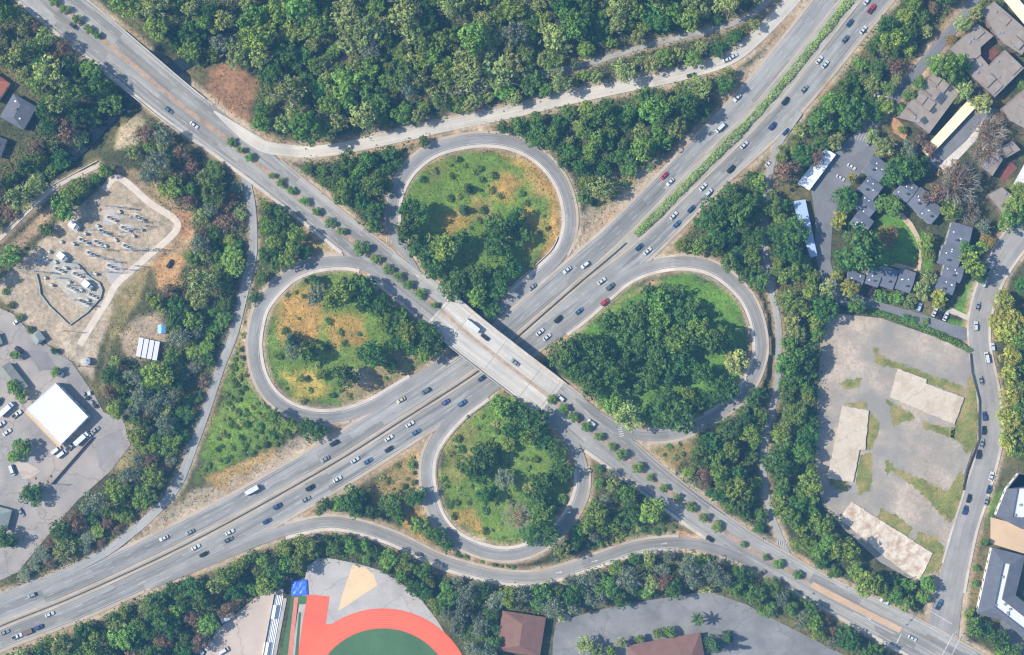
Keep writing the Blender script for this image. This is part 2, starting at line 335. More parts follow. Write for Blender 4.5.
# road samples for the terrain and for keeping trees off the paving
RS = []      # x, y, z, half width, weight
def add_samples(r, skip=None, hwscale=1.0):
    for i in range(len(r.p)):
        if skip and skip[0] <= i <= skip[1]: continue
        c = r.p[i] + r.n[i] * (r.hr[i] - r.hl[i]) / 2
        RS.append((c[0], c[1], r.z[i], (r.hl[i] + r.hr[i]) / 2 * hwscale))
for r in [fw, *RAMPS, st, tl, tr_, tg, tc, al]: add_samples(r)
add_samples(sr, (BR0, BR1)); RS = np.array(RS, np.float32)
TRM = np.concatenate([np.full(len(r.p), r in (tl, tr_, tg, tc)) for r in [fw, *RAMPS, st, tl, tr_, tg, tc, al]] + [np.zeros(len(RS) - sum(len(r.p) for r in [fw, *RAMPS, st, tl, tr_, tg, tc, al]), bool)])
RSM, RST = RS[~TRM], RS[TRM]
SRB = np.array([(sr.p[i][0], sr.p[i][1], 21.0) for i in range(BR0, BR1 + 1)], np.float32)
CK = creek.p.astype(np.float32)
MARG = 150.0
gx = np.arange(-MARG, 1024 + MARG + 1, 4.0); gy = np.arange(-MARG, 655 + MARG + 1, 4.0)
GX, GY = np.meshgrid(gx, gy)
def terrain(X, Y):
    x = X.ravel().astype(np.float32); y = Y.ravel().astype(np.float32); out = np.empty(len(x))
    for a in range(0, len(x), 4000):
        xx, yy = x[a:a + 4000, None], y[a:a + 4000, None]
        d = np.sqrt((xx - RS[:, 0]) ** 2 + (yy - RS[:, 1]) ** 2); e = d - RS[:, 3]
        w = 1.0 / (np.maximum(e, 0) + 6) ** 3
        wb = 12.0 / 60 ** 3
        base = 0.9 + 1.2 * (fbm(xx[:, 0], yy[:, 0], 0.02, 5) - 0.5)
        h = ((w * RS[:, 2]).sum(1) + wb * base) / (w.sum(1) + wb)
        # creek valley
        dc = np.sqrt((xx - CK[:, 0]) ** 2 + (yy - CK[:, 1]) ** 2).min(1)
        tcv = np.clip((dc - 9) / 22, 0, 1); tcv = tcv * tcv * (3 - 2 * tcv)
        h = -4.2 * (1 - tcv) + h * tcv
        emin = e.min(1)
        inside = np.where(e < 3.0, RS[:, 2], 1e9).min(1)
        near = RS[e.argmin(1), 2]
        zr = np.where(inside < 1e8, inside, near) - 0.3
        t = np.clip((emin - 3.0) / 11, 0, 1); t = t * t * (3 - 2 * t)
        onbridge = (dc < 24) & (emin < 14) & (near > 1.8)                       # creek bridge: keep the valley under it
        hv = zr * (1 - t) + h * t
        hv = np.where(onbridge, np.minimum(hv, -4.2 * (1 - tcv) + hv * tcv), hv)
        out[a:a + 4000] = hv
    out = out.reshape(X.shape)
    for P in FLAT:
        ins = inpoly(X, Y, P); dd = np.where(ins, 0, polydist(X, Y, P)); t = np.clip((dd - 5) / 10, 0, 1); t = t * t * (3 - 2 * t)
        out = (Z0 - 0.25) * (1 - t) + out * t
    # roads win again over level lots
    return out
GZ = terrain(GX, GY)
def hz(px, py):
    i = min(max((px + MARG) / 4.0, 0), len(gx) - 1.001); j = min(max((py + MARG) / 4.0, 0), len(gy) - 1.001)
    a, b = int(i), int(j); u, v = i - a, j - b
    return float((GZ[b, a] * (1 - u) + GZ[b, a + 1] * u) * (1 - v) + (GZ[b + 1, a] * (1 - u) + GZ[b + 1, a + 1] * u) * v)
def road_gap(px, py):
    """distance from the nearest paving edge (negative on it)"""
    e = (np.hypot(RS[:, 0] - px, RS[:, 1] - py) - RS[:, 3]).min()
    e2 = (np.hypot(SRB[:, 0] - px, SRB[:, 1] - py) - SRB[:, 2]).min()
    return min(float(e), float(e2))
def tree_ok(px, py, r):
    if (np.hypot(tl.p[:, 0] - px, tl.p[:, 1] - py)).min() < 4.2 + r * 1.0: return False
    if px > 575 and (np.hypot(tg.p[:, 0] - px, tg.p[:, 1] - py)).min() < 2.6 + r * .8: return False
    if (np.hypot(SRB[:, 0] - px, SRB[:, 1] - py) - SRB[:, 2]).min() < r * .6: return False
    return (np.hypot(RSM[:, 0] - px, RSM[:, 1] - py) - RSM[:, 3]).min() > r * .72 and (np.hypot(RST[:, 0] - px, RST[:, 1] - py) - RST[:, 3]).min() > r * .12

# ------------------------------------------------------------------ ground sheet with earth / grass colours
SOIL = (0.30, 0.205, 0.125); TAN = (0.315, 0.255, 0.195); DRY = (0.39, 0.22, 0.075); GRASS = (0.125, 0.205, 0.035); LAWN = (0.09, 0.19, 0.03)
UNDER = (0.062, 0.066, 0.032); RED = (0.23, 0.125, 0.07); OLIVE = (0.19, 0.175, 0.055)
in_top = [(402, 225), (404, 190), (425, 162), (470, 150), (515, 153), (545, 172), (559, 205), (558, 235), (535, 265), (500, 300), (470, 290), (430, 262)]
in_left = [(362, 275), (330, 272), (300, 282), (275, 305), (265, 340), (270, 375), (292, 400), (330, 406), (375, 392), (425, 362), (440, 345), (400, 300)]
in_right = [(590, 318), (630, 290), (680, 273), (715, 282), (738, 305), (747, 345), (740, 375), (715, 400), (680, 420), (640, 424), (560, 370)]
in_bot = [(495, 396), (468, 415), (446, 445), (440, 480), (450, 515), (480, 537), (515, 541), (548, 523), (568, 490), (570, 455), (545, 418), (520, 400)]
PAINT = [   # polygon, colour, strength, edge softness px
    (in_top, GRASS, .9, 8), ([(420, 165), (445, 155), (455, 170), (430, 185)], OLIVE, .7, 8), ([(520, 165), (545, 178), (548, 200), (528, 190)], (.33, .22, .09), .8, 8), ([(470, 195), (490, 200), (492, 222), (474, 215)], (.30, .20, .08), .7, 8), (in_left, GRASS, .8, 8), (in_right, LAWN, .9, 8), (in_bot, GRASS, .85, 8),
    ([(500, 150), (560, 160), (562, 250), (545, 262), (550, 200), (530, 170)], DRY, .9, 10), ([(490, 190), (505, 172), (520, 185), (505, 205)], DRY, .8, 10), ([(440, 215), (470, 205), (470, 230), (445, 235)], DRY, .7, 8), ([(525, 205), (545, 220), (535, 255), (515, 240)], DRY, .7, 8),
    ([(285, 290), (315, 285), (325, 320), (310, 350), (280, 340), (275, 310)], DRY, .85, 12), ([(330, 310), (360, 315), (365, 345), (330, 350)], DRY, .75, 12), ([(280, 375), (310, 370), (330, 395), (300, 402)], (.38, .28, .075), .85, 8), ([(340, 385), (400, 350), (425, 355), (380, 390), (345, 402)], SOIL, .8, 8), ([(348, 372), (372, 366), (368, 384), (356, 386)], TAN, .9, 4),
    ([(445, 440), (470, 415), (480, 440), (460, 480), (445, 485)], OLIVE, .8, 8), ([(450, 505), (480, 515), (485, 535), (455, 520)], DRY, .7, 6),
    ([(325, 62), (350, 55), (362, 62), (340, 74)], TAN, .8, 6), ([(380, 92), (400, 85), (405, 100), (385, 104)], SOIL, .8, 5), ([(205, 70), (232, 62), (258, 80), (252, 118), (232, 122), (210, 95)], RED, .95, 6), ([(300, 225), (318, 232), (355, 262), (322, 260), (308, 245)], (.27, .20, .08), .9, 5),
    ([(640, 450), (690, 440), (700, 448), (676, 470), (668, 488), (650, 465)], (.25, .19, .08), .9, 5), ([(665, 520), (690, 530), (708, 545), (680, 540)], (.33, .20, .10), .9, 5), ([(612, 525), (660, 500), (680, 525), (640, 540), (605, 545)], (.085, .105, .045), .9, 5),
    ([(370, 487), (416, 450), (425, 462), (422, 500), (405, 515), (372, 510)], (.29, .20, .09), .85, 6), ([(395, 512), (425, 505), (430, 540), (410, 532)], DRY, .7, 6),
    ([(180, 500), (250, 460), (322, 425), (345, 432), (250, 488), (160, 535), (130, 545)], TAN, .9, 7), ([(205, 480), (270, 448), (280, 452), (215, 492)], (.32, .21, .08), .8, 5), ([(212, 420), (250, 395), (300, 420), (270, 445), (200, 480)], GRASS, .85, 8), ([(235, 350), (262, 400), (300, 425), (240, 440), (205, 470)], GRASS, .7, 8),
    ([(600, 185), (645, 150), (660, 155), (620, 205), (575, 245), (580, 215)], TAN, .75, 6), ([(592, 205), (612, 180), (640, 165), (630, 185), (600, 210)], (.27, .22, .06), .8, 5), ([(573, 240), (600, 215), (640, 180), (650, 185), (590, 245), (565, 262)], (.36, .27, .19), .9, 4),
    ([(600, 318), (650, 280), (662, 282), (620, 300), (605, 320)], (.34, .22, .14), .9, 4), ([(708, 84), (750, 62), (760, 70), (730, 110)], (.30, .24, .17), .8, 5),
    (lot_sub, TAN, 1, 4), ([(118, 168), (135, 170), (190, 205), (196, 225), (180, 224), (140, 186)], SOIL, .8, 5), ([(60, 340), (95, 345), (88, 372), (70, 362)], (.36, .30, .24), .8, 5), ([(128, 180), (182, 224), (200, 240), (190, 262), (170, 250), (150, 268), (180, 226)], SOIL, .8, 5), ([(176, 208), (192, 212), (192, 240), (180, 236)], RED, .9, 4), ([(150, 262), (176, 252), (186, 262), (182, 285), (160, 290)], (.38, .22, .11), .9, 5), ([(136, 318), (160, 310), (172, 330), (160, 360), (128, 362), (118, 335)], (.30, .23, .17), .85, 5),
    ([(112, 300), (135, 272), (150, 265), (140, 300), (110, 345), (100, 390), (112, 400), (106, 370)], (.21, .165, .08), .9, 4),
    ([(110, 420), (135, 405), (145, 440), (130, 475), (110, 475)], (.24, .20, .10), .8, 5), ([(0, 250), (52, 203), (65, 200), (40, 232), (0, 268)], (.27, .19, .13), .95, 3), ([(118, 128), (140, 112), (150, 130), (135, 150), (115, 150)], (.33, .27, .19), .85, 4),
    ([(882, 213), (900, 216), (917, 239), (918, 263), (893, 265), (870, 270), (872, 232)], LAWN, 1, 3), ([(920, 228), (936, 250), (930, 275), (922, 270), (923, 245)], LAWN, .9, 3), ([(955, 308), (968, 281), (977, 283), (969, 320)], LAWN, 1, 3), ([(948, 318), (970, 326), (968, 333), (945, 325)], LAWN, .9, 3),
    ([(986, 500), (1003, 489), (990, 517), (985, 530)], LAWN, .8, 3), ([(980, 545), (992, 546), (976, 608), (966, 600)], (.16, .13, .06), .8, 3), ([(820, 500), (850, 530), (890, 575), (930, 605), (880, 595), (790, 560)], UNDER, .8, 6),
    ([(255, 498), (290, 480), (345, 493), (290, 526)], (.27, .21, .13), .6, 5),
]
fine_x = np.arange(-MARG, 1024 + MARG + .1, 2.0); fine_y = np.arange(-MARG, 655 + MARG + .1, 2.0)
far = [40, 110, 240, 500, 1000, 2000, 3600]
ax = np.concatenate([[-MARG - f for f in far[::-1]], fine_x, [1024 + MARG + f for f in far]])
ay = np.concatenate([[-MARG - f for f in far[::-1]], fine_y, [655 + MARG + f for f in far]])
X2, Y2 = np.meshgrid(ax, ay)
def bil(X, Y):
    i = np.clip((X + MARG) / 4.0, 0, len(gx) - 1.001); j = np.clip((Y + MARG) / 4.0, 0, len(gy) - 1.001); a = i.astype(int); b = j.astype(int); u = i - a; v = j - b
    return (GZ[b, a] * (1 - u) + GZ[b, a + 1] * u) * (1 - v) + (GZ[b + 1, a] * (1 - u) + GZ[b + 1, a + 1] * u) * v
ZZ = bil(X2, Y2)
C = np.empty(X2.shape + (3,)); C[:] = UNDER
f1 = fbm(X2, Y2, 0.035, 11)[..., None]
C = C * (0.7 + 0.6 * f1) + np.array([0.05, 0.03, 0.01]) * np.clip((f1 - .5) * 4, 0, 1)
jx = X2 + (fbm(X2, Y2, 0.09, 21) - .5) * 16; jy = Y2 + (fbm(X2, Y2, 0.09, 41) - .5) * 16
# dirt verges along the paving
e = np.full(X2.shape, 1e9, np.float32)
xr, yr = X2.ravel().astype(np.float32), Y2.ravel().astype(np.float32); er = e.ravel()
VS = np.concatenate([RSM[::2], RST[::2] - np.array([0, 0, 0, 3], np.float32)])
for a in range(0, len(xr), 4000): er[a:a + 4000] = (np.sqrt((xr[a:a + 4000, None] - VS[:, 0]) ** 2 + (yr[a:a + 4000, None] - VS[:, 1]) ** 2) - VS[:, 3]).min(1)
e = er.reshape(X2.shape)
for P, c, s, soft in PAINT:
    x0, x1 = min(p[0] for p in P) - 20, max(p[0] for p in P) + 20; y0, y1 = min(p[1] for p in P) - 20, max(p[1] for p in P) + 20
    I = np.where((ax > x0) & (ax < x1))[0]; J = np.where((ay > y0) & (ay < y1))[0]
    if not len(I) or not len(J): continue
    sl = (slice(J[0], J[-1] + 1), slice(I[0], I[-1] + 1)); k = 1.0 if soft > 4 else 0.25
    xx = X2[sl] * (1 - k) + jx[sl] * k; yy = Y2[sl] * (1 - k) + jy[sl] * k
    ins = inpoly(xx, yy, P); d = polydist(xx, yy, P); sd_ = np.where(ins, d, -d); w = np.clip(sd_ / soft + .5, 0, 1)[..., None] * s
    C[sl] = C[sl] * (1 - w) + np.array(c) * w
vw = np.clip(1 - (e - 2.5 - 5 * (fbm(X2, Y2, .05, 61) - .3)) / 5, 0, 1)[..., None] * 0.85
vc = np.where(fbm(X2, Y2, .03, 71)[..., None] > .5, np.array([.33, .235, .155]), np.array([.38, .30, .22]))
C = C * (1 - vw) + vc * vw
ni, nj = len(ax), len(ay)
V = np.stack([(X2 - 512) * S, (327.5 - Y2) * S, ZZ], -1).reshape(-1, 3)
idx = np.arange(ni * nj).reshape(nj, ni)
F = np.stack([idx[:-1, :-1], idx[1:, :-1], idx[1:, 1:], idx[:-1, 1:]], -1).reshape(-1, 4)
def ground_mat():
    m, t, b = nt('earth_and_grass'); co = N(t, 'ShaderNodeTexCoord').outputs['Object']
    at = N(t, 'ShaderNodeAttribute', attribute_name='Col').outputs['Color']
    c = mixc(t, 1.0, at, ramp(t, noise(t, co, 0.10, 6, .65), [(0.3, (0.66, .7, .66)), (0.7, (1.36, 1.28, 1.2))]), 'MULTIPLY')
    c = mixc(t, 1.0, c, ramp(t, noise(t, co, 0.55, 5, .7), [(0.3, g(.66)), (0.7, g(1.34))]), 'MULTIPLY')
    c = mixc(t, 1.0, c, ramp(t, noise(t, co, 1.9, 4, .75), [(0.3, g(.7)), (0.7, g(1.3))]), 'MULTIPLY')
    c = mixc(t, ramp(t, noise(t, co, 0.23, 6, .7), [(0.55, g(0)), (0.75, g(.55))]), c, (.21, .16, .075))
    c = mixc(t, ramp(t, noise(t, co, 0.31, 6, .75), [(0.58, g(0)), (0.72, g(.5))]), c, mixc(t, .5, (.05, .075, .02), at))
    t.links.new(c, b.inputs['Base Color']); b.inputs['Roughness'].default_value = .95; b.inputs['Specular IOR Level'].default_value = .1
    bp = N(t, 'ShaderNodeBump'); bp.inputs['Strength'].default_value = .6; bp.inputs['Distance'].default_value = .25
    t.links.new(noise(t, co, 1.3, 4), bp.inputs['Height']); t.links.new(bp.outputs[0], b.inputs['Normal']); return m
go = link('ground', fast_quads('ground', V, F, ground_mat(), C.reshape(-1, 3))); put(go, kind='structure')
go.data.polygons.foreach_set('use_smooth', [True] * len(go.data.polygons))

# ------------------------------------------------------------------ road sheets
def strip(name, r, a, b, dz, mat, i0=0, i1=None, parent=None, kind='structure', skirt=0.45, lock=False):
    """a sheet between lateral offsets a and b (arrays or numbers, plan units) along road r"""
    i1 = len(r.p) if i1 is None else i1; n = i1 - i0
    A = np.broadcast_to(a, len(r.p))[i0:i1]; B = np.broadcast_to(b, len(r.p))[i0:i1]
    v = []; uv = []
    for k in range(n):
        i = i0 + k
        for off in (A[k], (A[k] + B[k]) / 2, B[k]):
            q = r.p[i] + r.n[i] * off; z = r.z[i]
            if lock: z = locked_z(q, z, 0.5)
            v.append(W(q, z + dz)); uv.append((off * S, r.s[i] * S))
    f = []
    for k in range(n - 1):
        o = 3 * k; f += [(o, o + 3, o + 4, o + 1)[::-1], (o + 1, o + 4, o + 5, o + 2)[::-1]]
    if skirt:
        m = len(v); v += [(x, y, z - skirt) for x, y, z in v]; uv += uv
        for k in range(n - 1):
            o = 3 * k; f += [(o, o + 3, m + o + 3, m + o), (o + 2, m + o + 2, m + o + 5, o + 5)]
    o = link(name, mesh(name, v, f, mat, uv), parent)
    if kind and not parent: put(o, kind=kind)
    # faces up
    bm = bmesh.new(); bm.from_mesh(o.data); bmesh.ops.recalc_face_normals(bm, faces=bm.faces)
    up = sum(fc.normal.z * fc.calc_area() for fc in bm.faces)
    if up < 0: bmesh.ops.reverse_faces(bm, faces=bm.faces)
    bm.to_mesh(o.data); bm.free(); return o
def dashes(name, r, off, parent, dz, on=3.6, gap=7.4, wd=0.17, mat='line', i0=0, i1=None, z_of=None):
    """painted broken line, metres"""
    i1 = len(r.p) - 1 if i1 is None else i1; off = np.broadcast_to(off, len(r.p)); v = []; f = []
    s = r.s[i0]; end = r.s[i1]
    Q = r.p + r.n * off[:, None]
    while s < end - on / S:
        pts = []
        for ss in (s, s + on / S):
            k = min(int(np.searchsorted(r.s, ss)), len(r.p) - 1); k0 = max(k - 1, 0); t = 0 if r.s[k] == r.s[k0] else (ss - r.s[k0]) / (r.s[k] - r.s[k0])
            pts.append((Q[k0] * (1 - t) + Q[k] * t, r.n[k], r.z[k0] * (1 - t) + r.z[k] * t))
        o = len(v)
        for q, nn, z in pts:
            for sg in (-1, 1): v.append(W(q + nn * sg * wd / 2 / S, z + dz))
        f.append((o, o + 1, o + 3, o + 2)); s += (on + gap) / S
    if not f: return None
    me = mesh(name, v, f, M[mat]); bm = bmesh.new(); bm.from_mesh(me)
    for fc in bm.faces:
        fc.normal_update()
        if fc.normal.z < 0: fc.normal_flip()
    bm.to_mesh(me); bm.free()
    return put(link(name, me, parent), kind='stuff')
def solid(name, r, off, parent, dz, wd=0.2, mat='line', i0=0, i1=None, lock=False):
    h = wd / 2 / S; off = np.broadcast_to(off, len(r.p)); return strip(name, r, off - h, off + h, dz, M[mat], i0, i1, parent, None, 0, lock)
# freeway: two carriageways
fl = strip('freeway_carriageway', fw, -fw.hl, -fwi.hl, 0.0, M['freeway'])
fr_ = strip('freeway_carriageway', fw, fwi.hr, fw.hr, 0.0, M['freeway'])
strip('freeway_median', fw, -fwi.hl + .01, fwi.hr - .01, -0.03, M['fw_median'])
for par, inner, outer, sg in ((fl, -fwi.hl, -fw.hl, -1), (fr_, fwi.hr, fw.hr, 1)):
    solid('edge_line', fw, inner + sg * 3.4, par, 0.012, .16, 'yellow_line'); solid('edge_line', fw, outer - sg * 4.6, par, 0.012, .18)
    for k in (1, 2) if True else (): 
        a = inner + sg * 3.4; b = outer - sg * 4.6
        dashes('lane_dashes', fw, a + (b - a) * k / 3.0 if sg > 0 else a + (b - a) * k / 3.0, par, 0.013, wd=.15)
    strip('shoulder', fw, np.minimum(outer, outer - sg * 3.2), np.maximum(outer, outer - sg * 3.2), 0.006, M['shoulder'], parent=par, kind=None, skirt=0)
    strip('shoulder', fw, np.minimum(inner, inner + sg * 1.8), np.maximum(inner, inner + sg * 1.8), 0.006, M['shoulder'], parent=par, kind=None, skirt=0)
def runs(r, off, others, i0, i1, m=1.5):
    """index runs of r whose offset line is clear of the other roads' paving"""
    O = np.broadcast_to(off, len(r.p)); out = []; a = None
    for i in range(i0, i1):
        q = r.p[i] + r.n[i] * O[i]; hit = False
        for o_ in others:
            k, d, lat = o_.near(q)
            if d < max(o_.hl[k], o_.hr[k], 5) + m: hit = True; break
        if not hit and a is None: a = i
        if hit and a is not None:
            if i - a > 2: out.append((a, i))
            a = None
    if a is not None and i1 - a > 2: out.append((a, i1))
    return out
# ramps
RN = {'top': 1, 'left': 1, 'right': 1, 'bottom': 1, 'lower': 0, 'upper': 0}
ramp_objs = {}
for k, r in enumerate(RAMPS):
    mat = M['upper_ramp'] if r is rup else M['ramp']
    o = strip('ramp_road' if r in (rlow, rup) else 'loop_ramp', r, -r.hl, r.hr, 0.02 + 0.004 * k, mat, lock=True); ramp_objs[r.name] = o
    inner = {'top': 1, 'left': -1, 'right': 1, 'bottom': -1, 'lower': 1, 'upper': 1}[r.name]
    L = len(r.p); a, b = int(L * .10), int(L * .86)
    if r in (rlow, rup): a, b = int(L * .22), int(L * .84)
    w0 = r.hr if inner > 0 else -r.hl
    lo, hi = np.minimum(w0, w0 + inner * 3.2), np.maximum(w0, w0 + inner * 3.2)
    MN = [fw, sr]
    for a_, b_ in runs(r, w0 + inner * 1.6, MN, a, b, 0):
        if r is not rup: strip('concrete_gutter', r, lo - .01, hi, 0.03 + .004 * k, M['gutter'], a_, b_, o, None, .4, True)
    w1 = -r.hl if inner > 0 else r.hr
    for a_, b_ in runs(r, w1 - inner * 1.3, MN, a, b, 0): strip('dirt_shoulder', r, np.minimum(w1, w1 - inner * 2.6), np.maximum(w1, w1 - inner * 2.6), 0.01 + .004 * k, M['shoulder'], a_, b_, o, None, .4, True)
    for a_, b_ in runs(r, w0, MN, a, b, 0): solid('edge_line', r, w0 - inner * 1.2, o, 0.034 + .004 * k, .16, 'line', a_, b_, True)
    for a_, b_ in runs(r, w1, MN, a, b, 0): solid('edge_line', r, w1 + inner * 1.4, o, 0.034 + .004 * k, .16, 'yellow_line', a_, b_, True)
# highway over the freeway
W1 = (BR0, BR1 + 1)
ha = strip('highway_road', sr, -sr.hl, sr.hr, 0.0, M['highway'], 0, BR0 + 1)
hb = strip('highway_road', sr, -sr.hl, sr.hr, 0.0, M['highway'], BR1, None)
for par, i0, i1 in ((ha, 0, BR0 + 1), (hb, BR1, len(sr.p))):
    for a_, b_ in runs(sr, sr.hr + 1.5, RAMPS + [st], i0, i1): strip('sidewalk', sr, sr.hr - .05, sr.hr + 3.2, 0.12, M['sidewalk'], a_, b_, par, None, .6)
    for a_, b_ in runs(sr, -sr.hl - 1, RAMPS, i0, i1): strip('dirt_shoulder', sr, -sr.hl - 1.4, -sr.hl + .05, 0.006, M['shoulder'], a_, b_, par, None, .5)
    for sg, hw in ((-1, -sr.hl), (1, sr.hr)):
        for a_, b_ in runs(sr, hw - sg * 1.5, RAMPS + [st], i0, i1): solid('edge_line', sr, hw - sg * 2.6, par, 0.012, .16, 'line', a_, b_)
        dashes('lane_dashes', sr, hw * .58, par, 0.012, 3, 5, .15, 'line', i0, i1 - 1)
i_end = sr.near((812, 584))[0]; i_me = sr.near((902, 631))[0]; i_m0 = sr.near((96, 35))[0]; i_m1 = sr.near((205, 122))[0]
def median(i0, i1, hw): strip('median_island', sr, -hw, hw, 0.14, M['median'], i0, i1, None, 'structure', .3)
median(0, BR0, 2.4); median(BR1 + 1, i_end, 2.2)
strip('median_island', sr, -3.0, 3.0, 0.05, surf('bare_median', (.42, .29, .19), .15, .1), i_end, i_me)
# other roads
sto = strip('street', st, -st.hl, st.hr, 0.012, M['street']); strip('sidewalk', st, st.hr - .05, st.hr + 2.6, .12, M['sidewalk'], 14, None, sto, None, .5)
strip('sidewalk', st, -st.hl - 2, -st.hl + .05, .12, M['sidewalk'], 22, None, sto, None, .5)
dashes('lane_dashes', st, 0, sto, .022, 3, 6, .15, 'yellow_line', 16)
strip('trail', tl, -tl.hl, tl.hr, .01, M['trail']); strip('trail', tr_, -tr_.hl, tr_.hr, .01, M['trail'])
strip('trail', tg, -tg.hl, tg.hr, .01, surf('gravel_trail', (.27, .25, .22), .2, .2)); strip('creek_path', tc, -tc.hl, tc.hr, .01, surf('pale_path', (.42, .36, .29), .15, .2))
strip('access_lane', al, -al.hl, al.hr, .014, M['lane'])
strip('creek', creek, -creek.hl, creek.hr, 0, M['water'], skirt=0)
# crosswalks, stop lines and arrows painted on the paving (each one a part of its road)
def painted(name, poly, parent, dz=0.02, mat='line'):
    v = []
    for q in poly:
        base = max([locked_z(q, sr_z(q) if parent in (ha, hb) else rlow.z[rlow.near(q)[0]] if parent is ramp_objs['lower'] else 1.03, 2)]); v.append(W(q, base + dz))
    if area2([(a[0], a[1]) for a in v]) < 0: v = v[::-1]
    return link(name, mesh(name, v, [tuple(range(len(v)))], M[mat]), parent)
def ladder(c, along, across, n, ln, parent):
    a = np.array(along, float); a /= np.hypot(*a); b = np.array(across, float); b /= np.hypot(*b)
    for k in range(n):
        m = np.array(c) + a * (k - (n - 1) / 2) * 2.2
        painted('crosswalk_bar', [m + a * .4 + b * ln * .8, m - a * .4 + b * ln * .8, m - a * .4 - b * ln * .8, m + a * .4 - b * ln * .8], parent, 0.06)
ladder((392, 241), (1, .12), (.1, 1), 5, 2.8, ha); ladder((268, 149), (.25, 1), (1, -.2), 5, 2.6, ha); ladder((620, 431), (.25, 1), (1, -.2), 5, 2.8, hb); ladder((781, 543), (1, .2), (-.2, 1), 5, 2.4, hb)
def bar(a, b, w, parent, mat='line'):
    a, b = np.array(a, float), np.array(b, float); d = (b - a) / np.hypot(*(b - a)); n = np.array([-d[1], d[0]]) * w / 2
    painted('stop_line', [a + n, b + n, b - n, a - n], parent, .02, mat)
bar((892, 651), (901, 633), 1.0, hb); bar((941, 656), (953, 633), .8, hb); bar((950, 657), (961, 635), .8, hb)
bar((853, 612), (893, 633), .7, hb); bar((905, 614), (945, 636), .7, hb); bar((927, 609), (952, 624), .7, hb)
def arrow(c, d, ln, parent):
    d = np.array(d, float); d /= np.hypot(*d); n = np.array([-d[1], d[0]]); c = np.array(c, float)
    painted('road_arrow', [c - d * ln - n * .35, c + d * ln * .2 - n * .35, c + d * ln * .2 - n * 1.1, c + d * ln, c + d * ln * .2 + n * 1.1, c + d * ln * .2 + n * .35, c - d * ln + n * .35], parent, .06)
for c in ((559, 572), (594.5, 560.5), (664, 543)): arrow(c, (1, -.2), 3.4, ramp_objs['lower'])
for c in ((419, 277), (447, 299), (455, 303)): arrow(c, (-.78, -.62), 3.0, ha)
for c in ((868, 618), (878, 641)): arrow(c, (.86, .5), 3.0, hb)
# ------------------------------------------------------------------ overpass
def ribbon3(name, r, a, b, z0, z1, i0, i1, mat, parent=None):
    """closed bar along road r between lateral offsets a..b and heights z0..z1 above the road"""
    v = []; f = []; A = np.broadcast_to(a, len(r.p)); B = np.broadcast_to(b, len(r.p))
    for i in range(i0, i1):
        for off, z in ((A[i], z0), (B[i], z0), (B[i], z1), (A[i], z1)): v.append(W(r.p[i] + r.n[i] * off, r.z[i] + z))
    for k in range(i1 - i0 - 1):
        o = 4 * k
        for j in range(4): f.append((o + j, o + (j + 1) % 4, o + 4 + (j + 1) % 4, o + 4 + j)[::-1])
    f += [(0, 1, 2, 3), tuple(len(v) - 4 + j for j in (3, 2, 1, 0))]
    me = mesh(name, v, f, mat); bm = bmesh.new(); bm.from_mesh(me); bmesh.ops.recalc_face_normals(bm, faces=bm.faces); bm.to_mesh(me); bm.free()
    return link(name, me, parent)
M['old_joint'] = surf('joint_filler', (.16, .15, .14), .2, .5)
bm_i = sr.near((497, 356))[0]; bp = empty('overpass_bridge', W(sr.p[bm_i], 0)); bp.rotation_euler = (0, 0, 0)
put(bp, 'pale concrete overpass bridge carrying the diagonal highway across the freeway', 'bridge')
off0 = Vector(bp.location)
def under(o, root):
    o.parent = root; o.matrix_parent_inverse = Matrix.Translation(-Vector(root.location)); return o
j0, j1 = BR0, BR1 + 1
bh = np.full(len(sr.p), 21.0)
deck = under(strip('deck', sr, -bh + 3.2, bh - 3.2, 0.0, M['deck'], j0, j1, None, None, 0.8), bp)
for sg in (-1, 1):
    lo, hi = sorted((sg * 17.9, sg * 20.6)); under(ribbon3('sidewalk', sr, lo, hi, -.6, .16, j0, j1, M['sidewalk']), bp)
    lo, hi = sorted((sg * 20.6, sg * 21.4)); under(ribbon3('parapet', sr, lo, hi, -1.1, 1.0, j0 - 1, j1 + 1, M['concrete']), bp)
    lo, hi = sorted((sg * 21.0, sg * 21.15)); under(ribbon3('fence_rail', sr, lo, hi, 1.02, 1.12, j0, j1, M['metal']), bp)
for jj in (j0 + 1, j0 + 9, (j0 + j1) // 2, j1 - 10, j1 - 2):
    q = sr.p[jj]; under(link('expansion_joint', mesh('expansion_joint', *(lambda m: (m.v, m.f))(MB().box(W(q, sr.z[jj] - .3), (35.4 * S, .22, .308), math.atan2(-sr.n[jj][1], sr.n[jj][0]))), M['old_joint'])), bp)
under(ribbon3('median_kerb', sr, -1.6, 1.6, 0.004, .16, j0, j1, surf('median_brown', (.33, .24, .17), .2, .3)), bp)
for off in (-15, -9, -3, 3, 9, 15): under(ribbon3('girder', sr, off - .8, off + .8, -1.9, -.82, j0, j1, M['concrete']), bp)
for off in (-12, 12): under(solid('edge_line', sr, off * 1.35, None, .012, .2, 'line', j0, j1), bp); under(dashes('lane_dashes', sr, off * .72, None, .012, 3, 5, .2, 'line', j0, j1 - 1), bp)
for end in (j0 + 2, j1 - 3):
    q = sr.p[end]; b = MB(); ang = math.atan2(-sr.n[end][1], sr.n[end][0]); b.box(W(q, -1.2), (42 * S, 1.2, sr.z[end] + 1.2 - 1.95), ang); under(b.build('abutment', M['concrete']), bp)
mi = fw.near((497, 355))[0]; ang9 = math.atan2(-sr.n[bm_i][1], sr.n[bm_i][0])
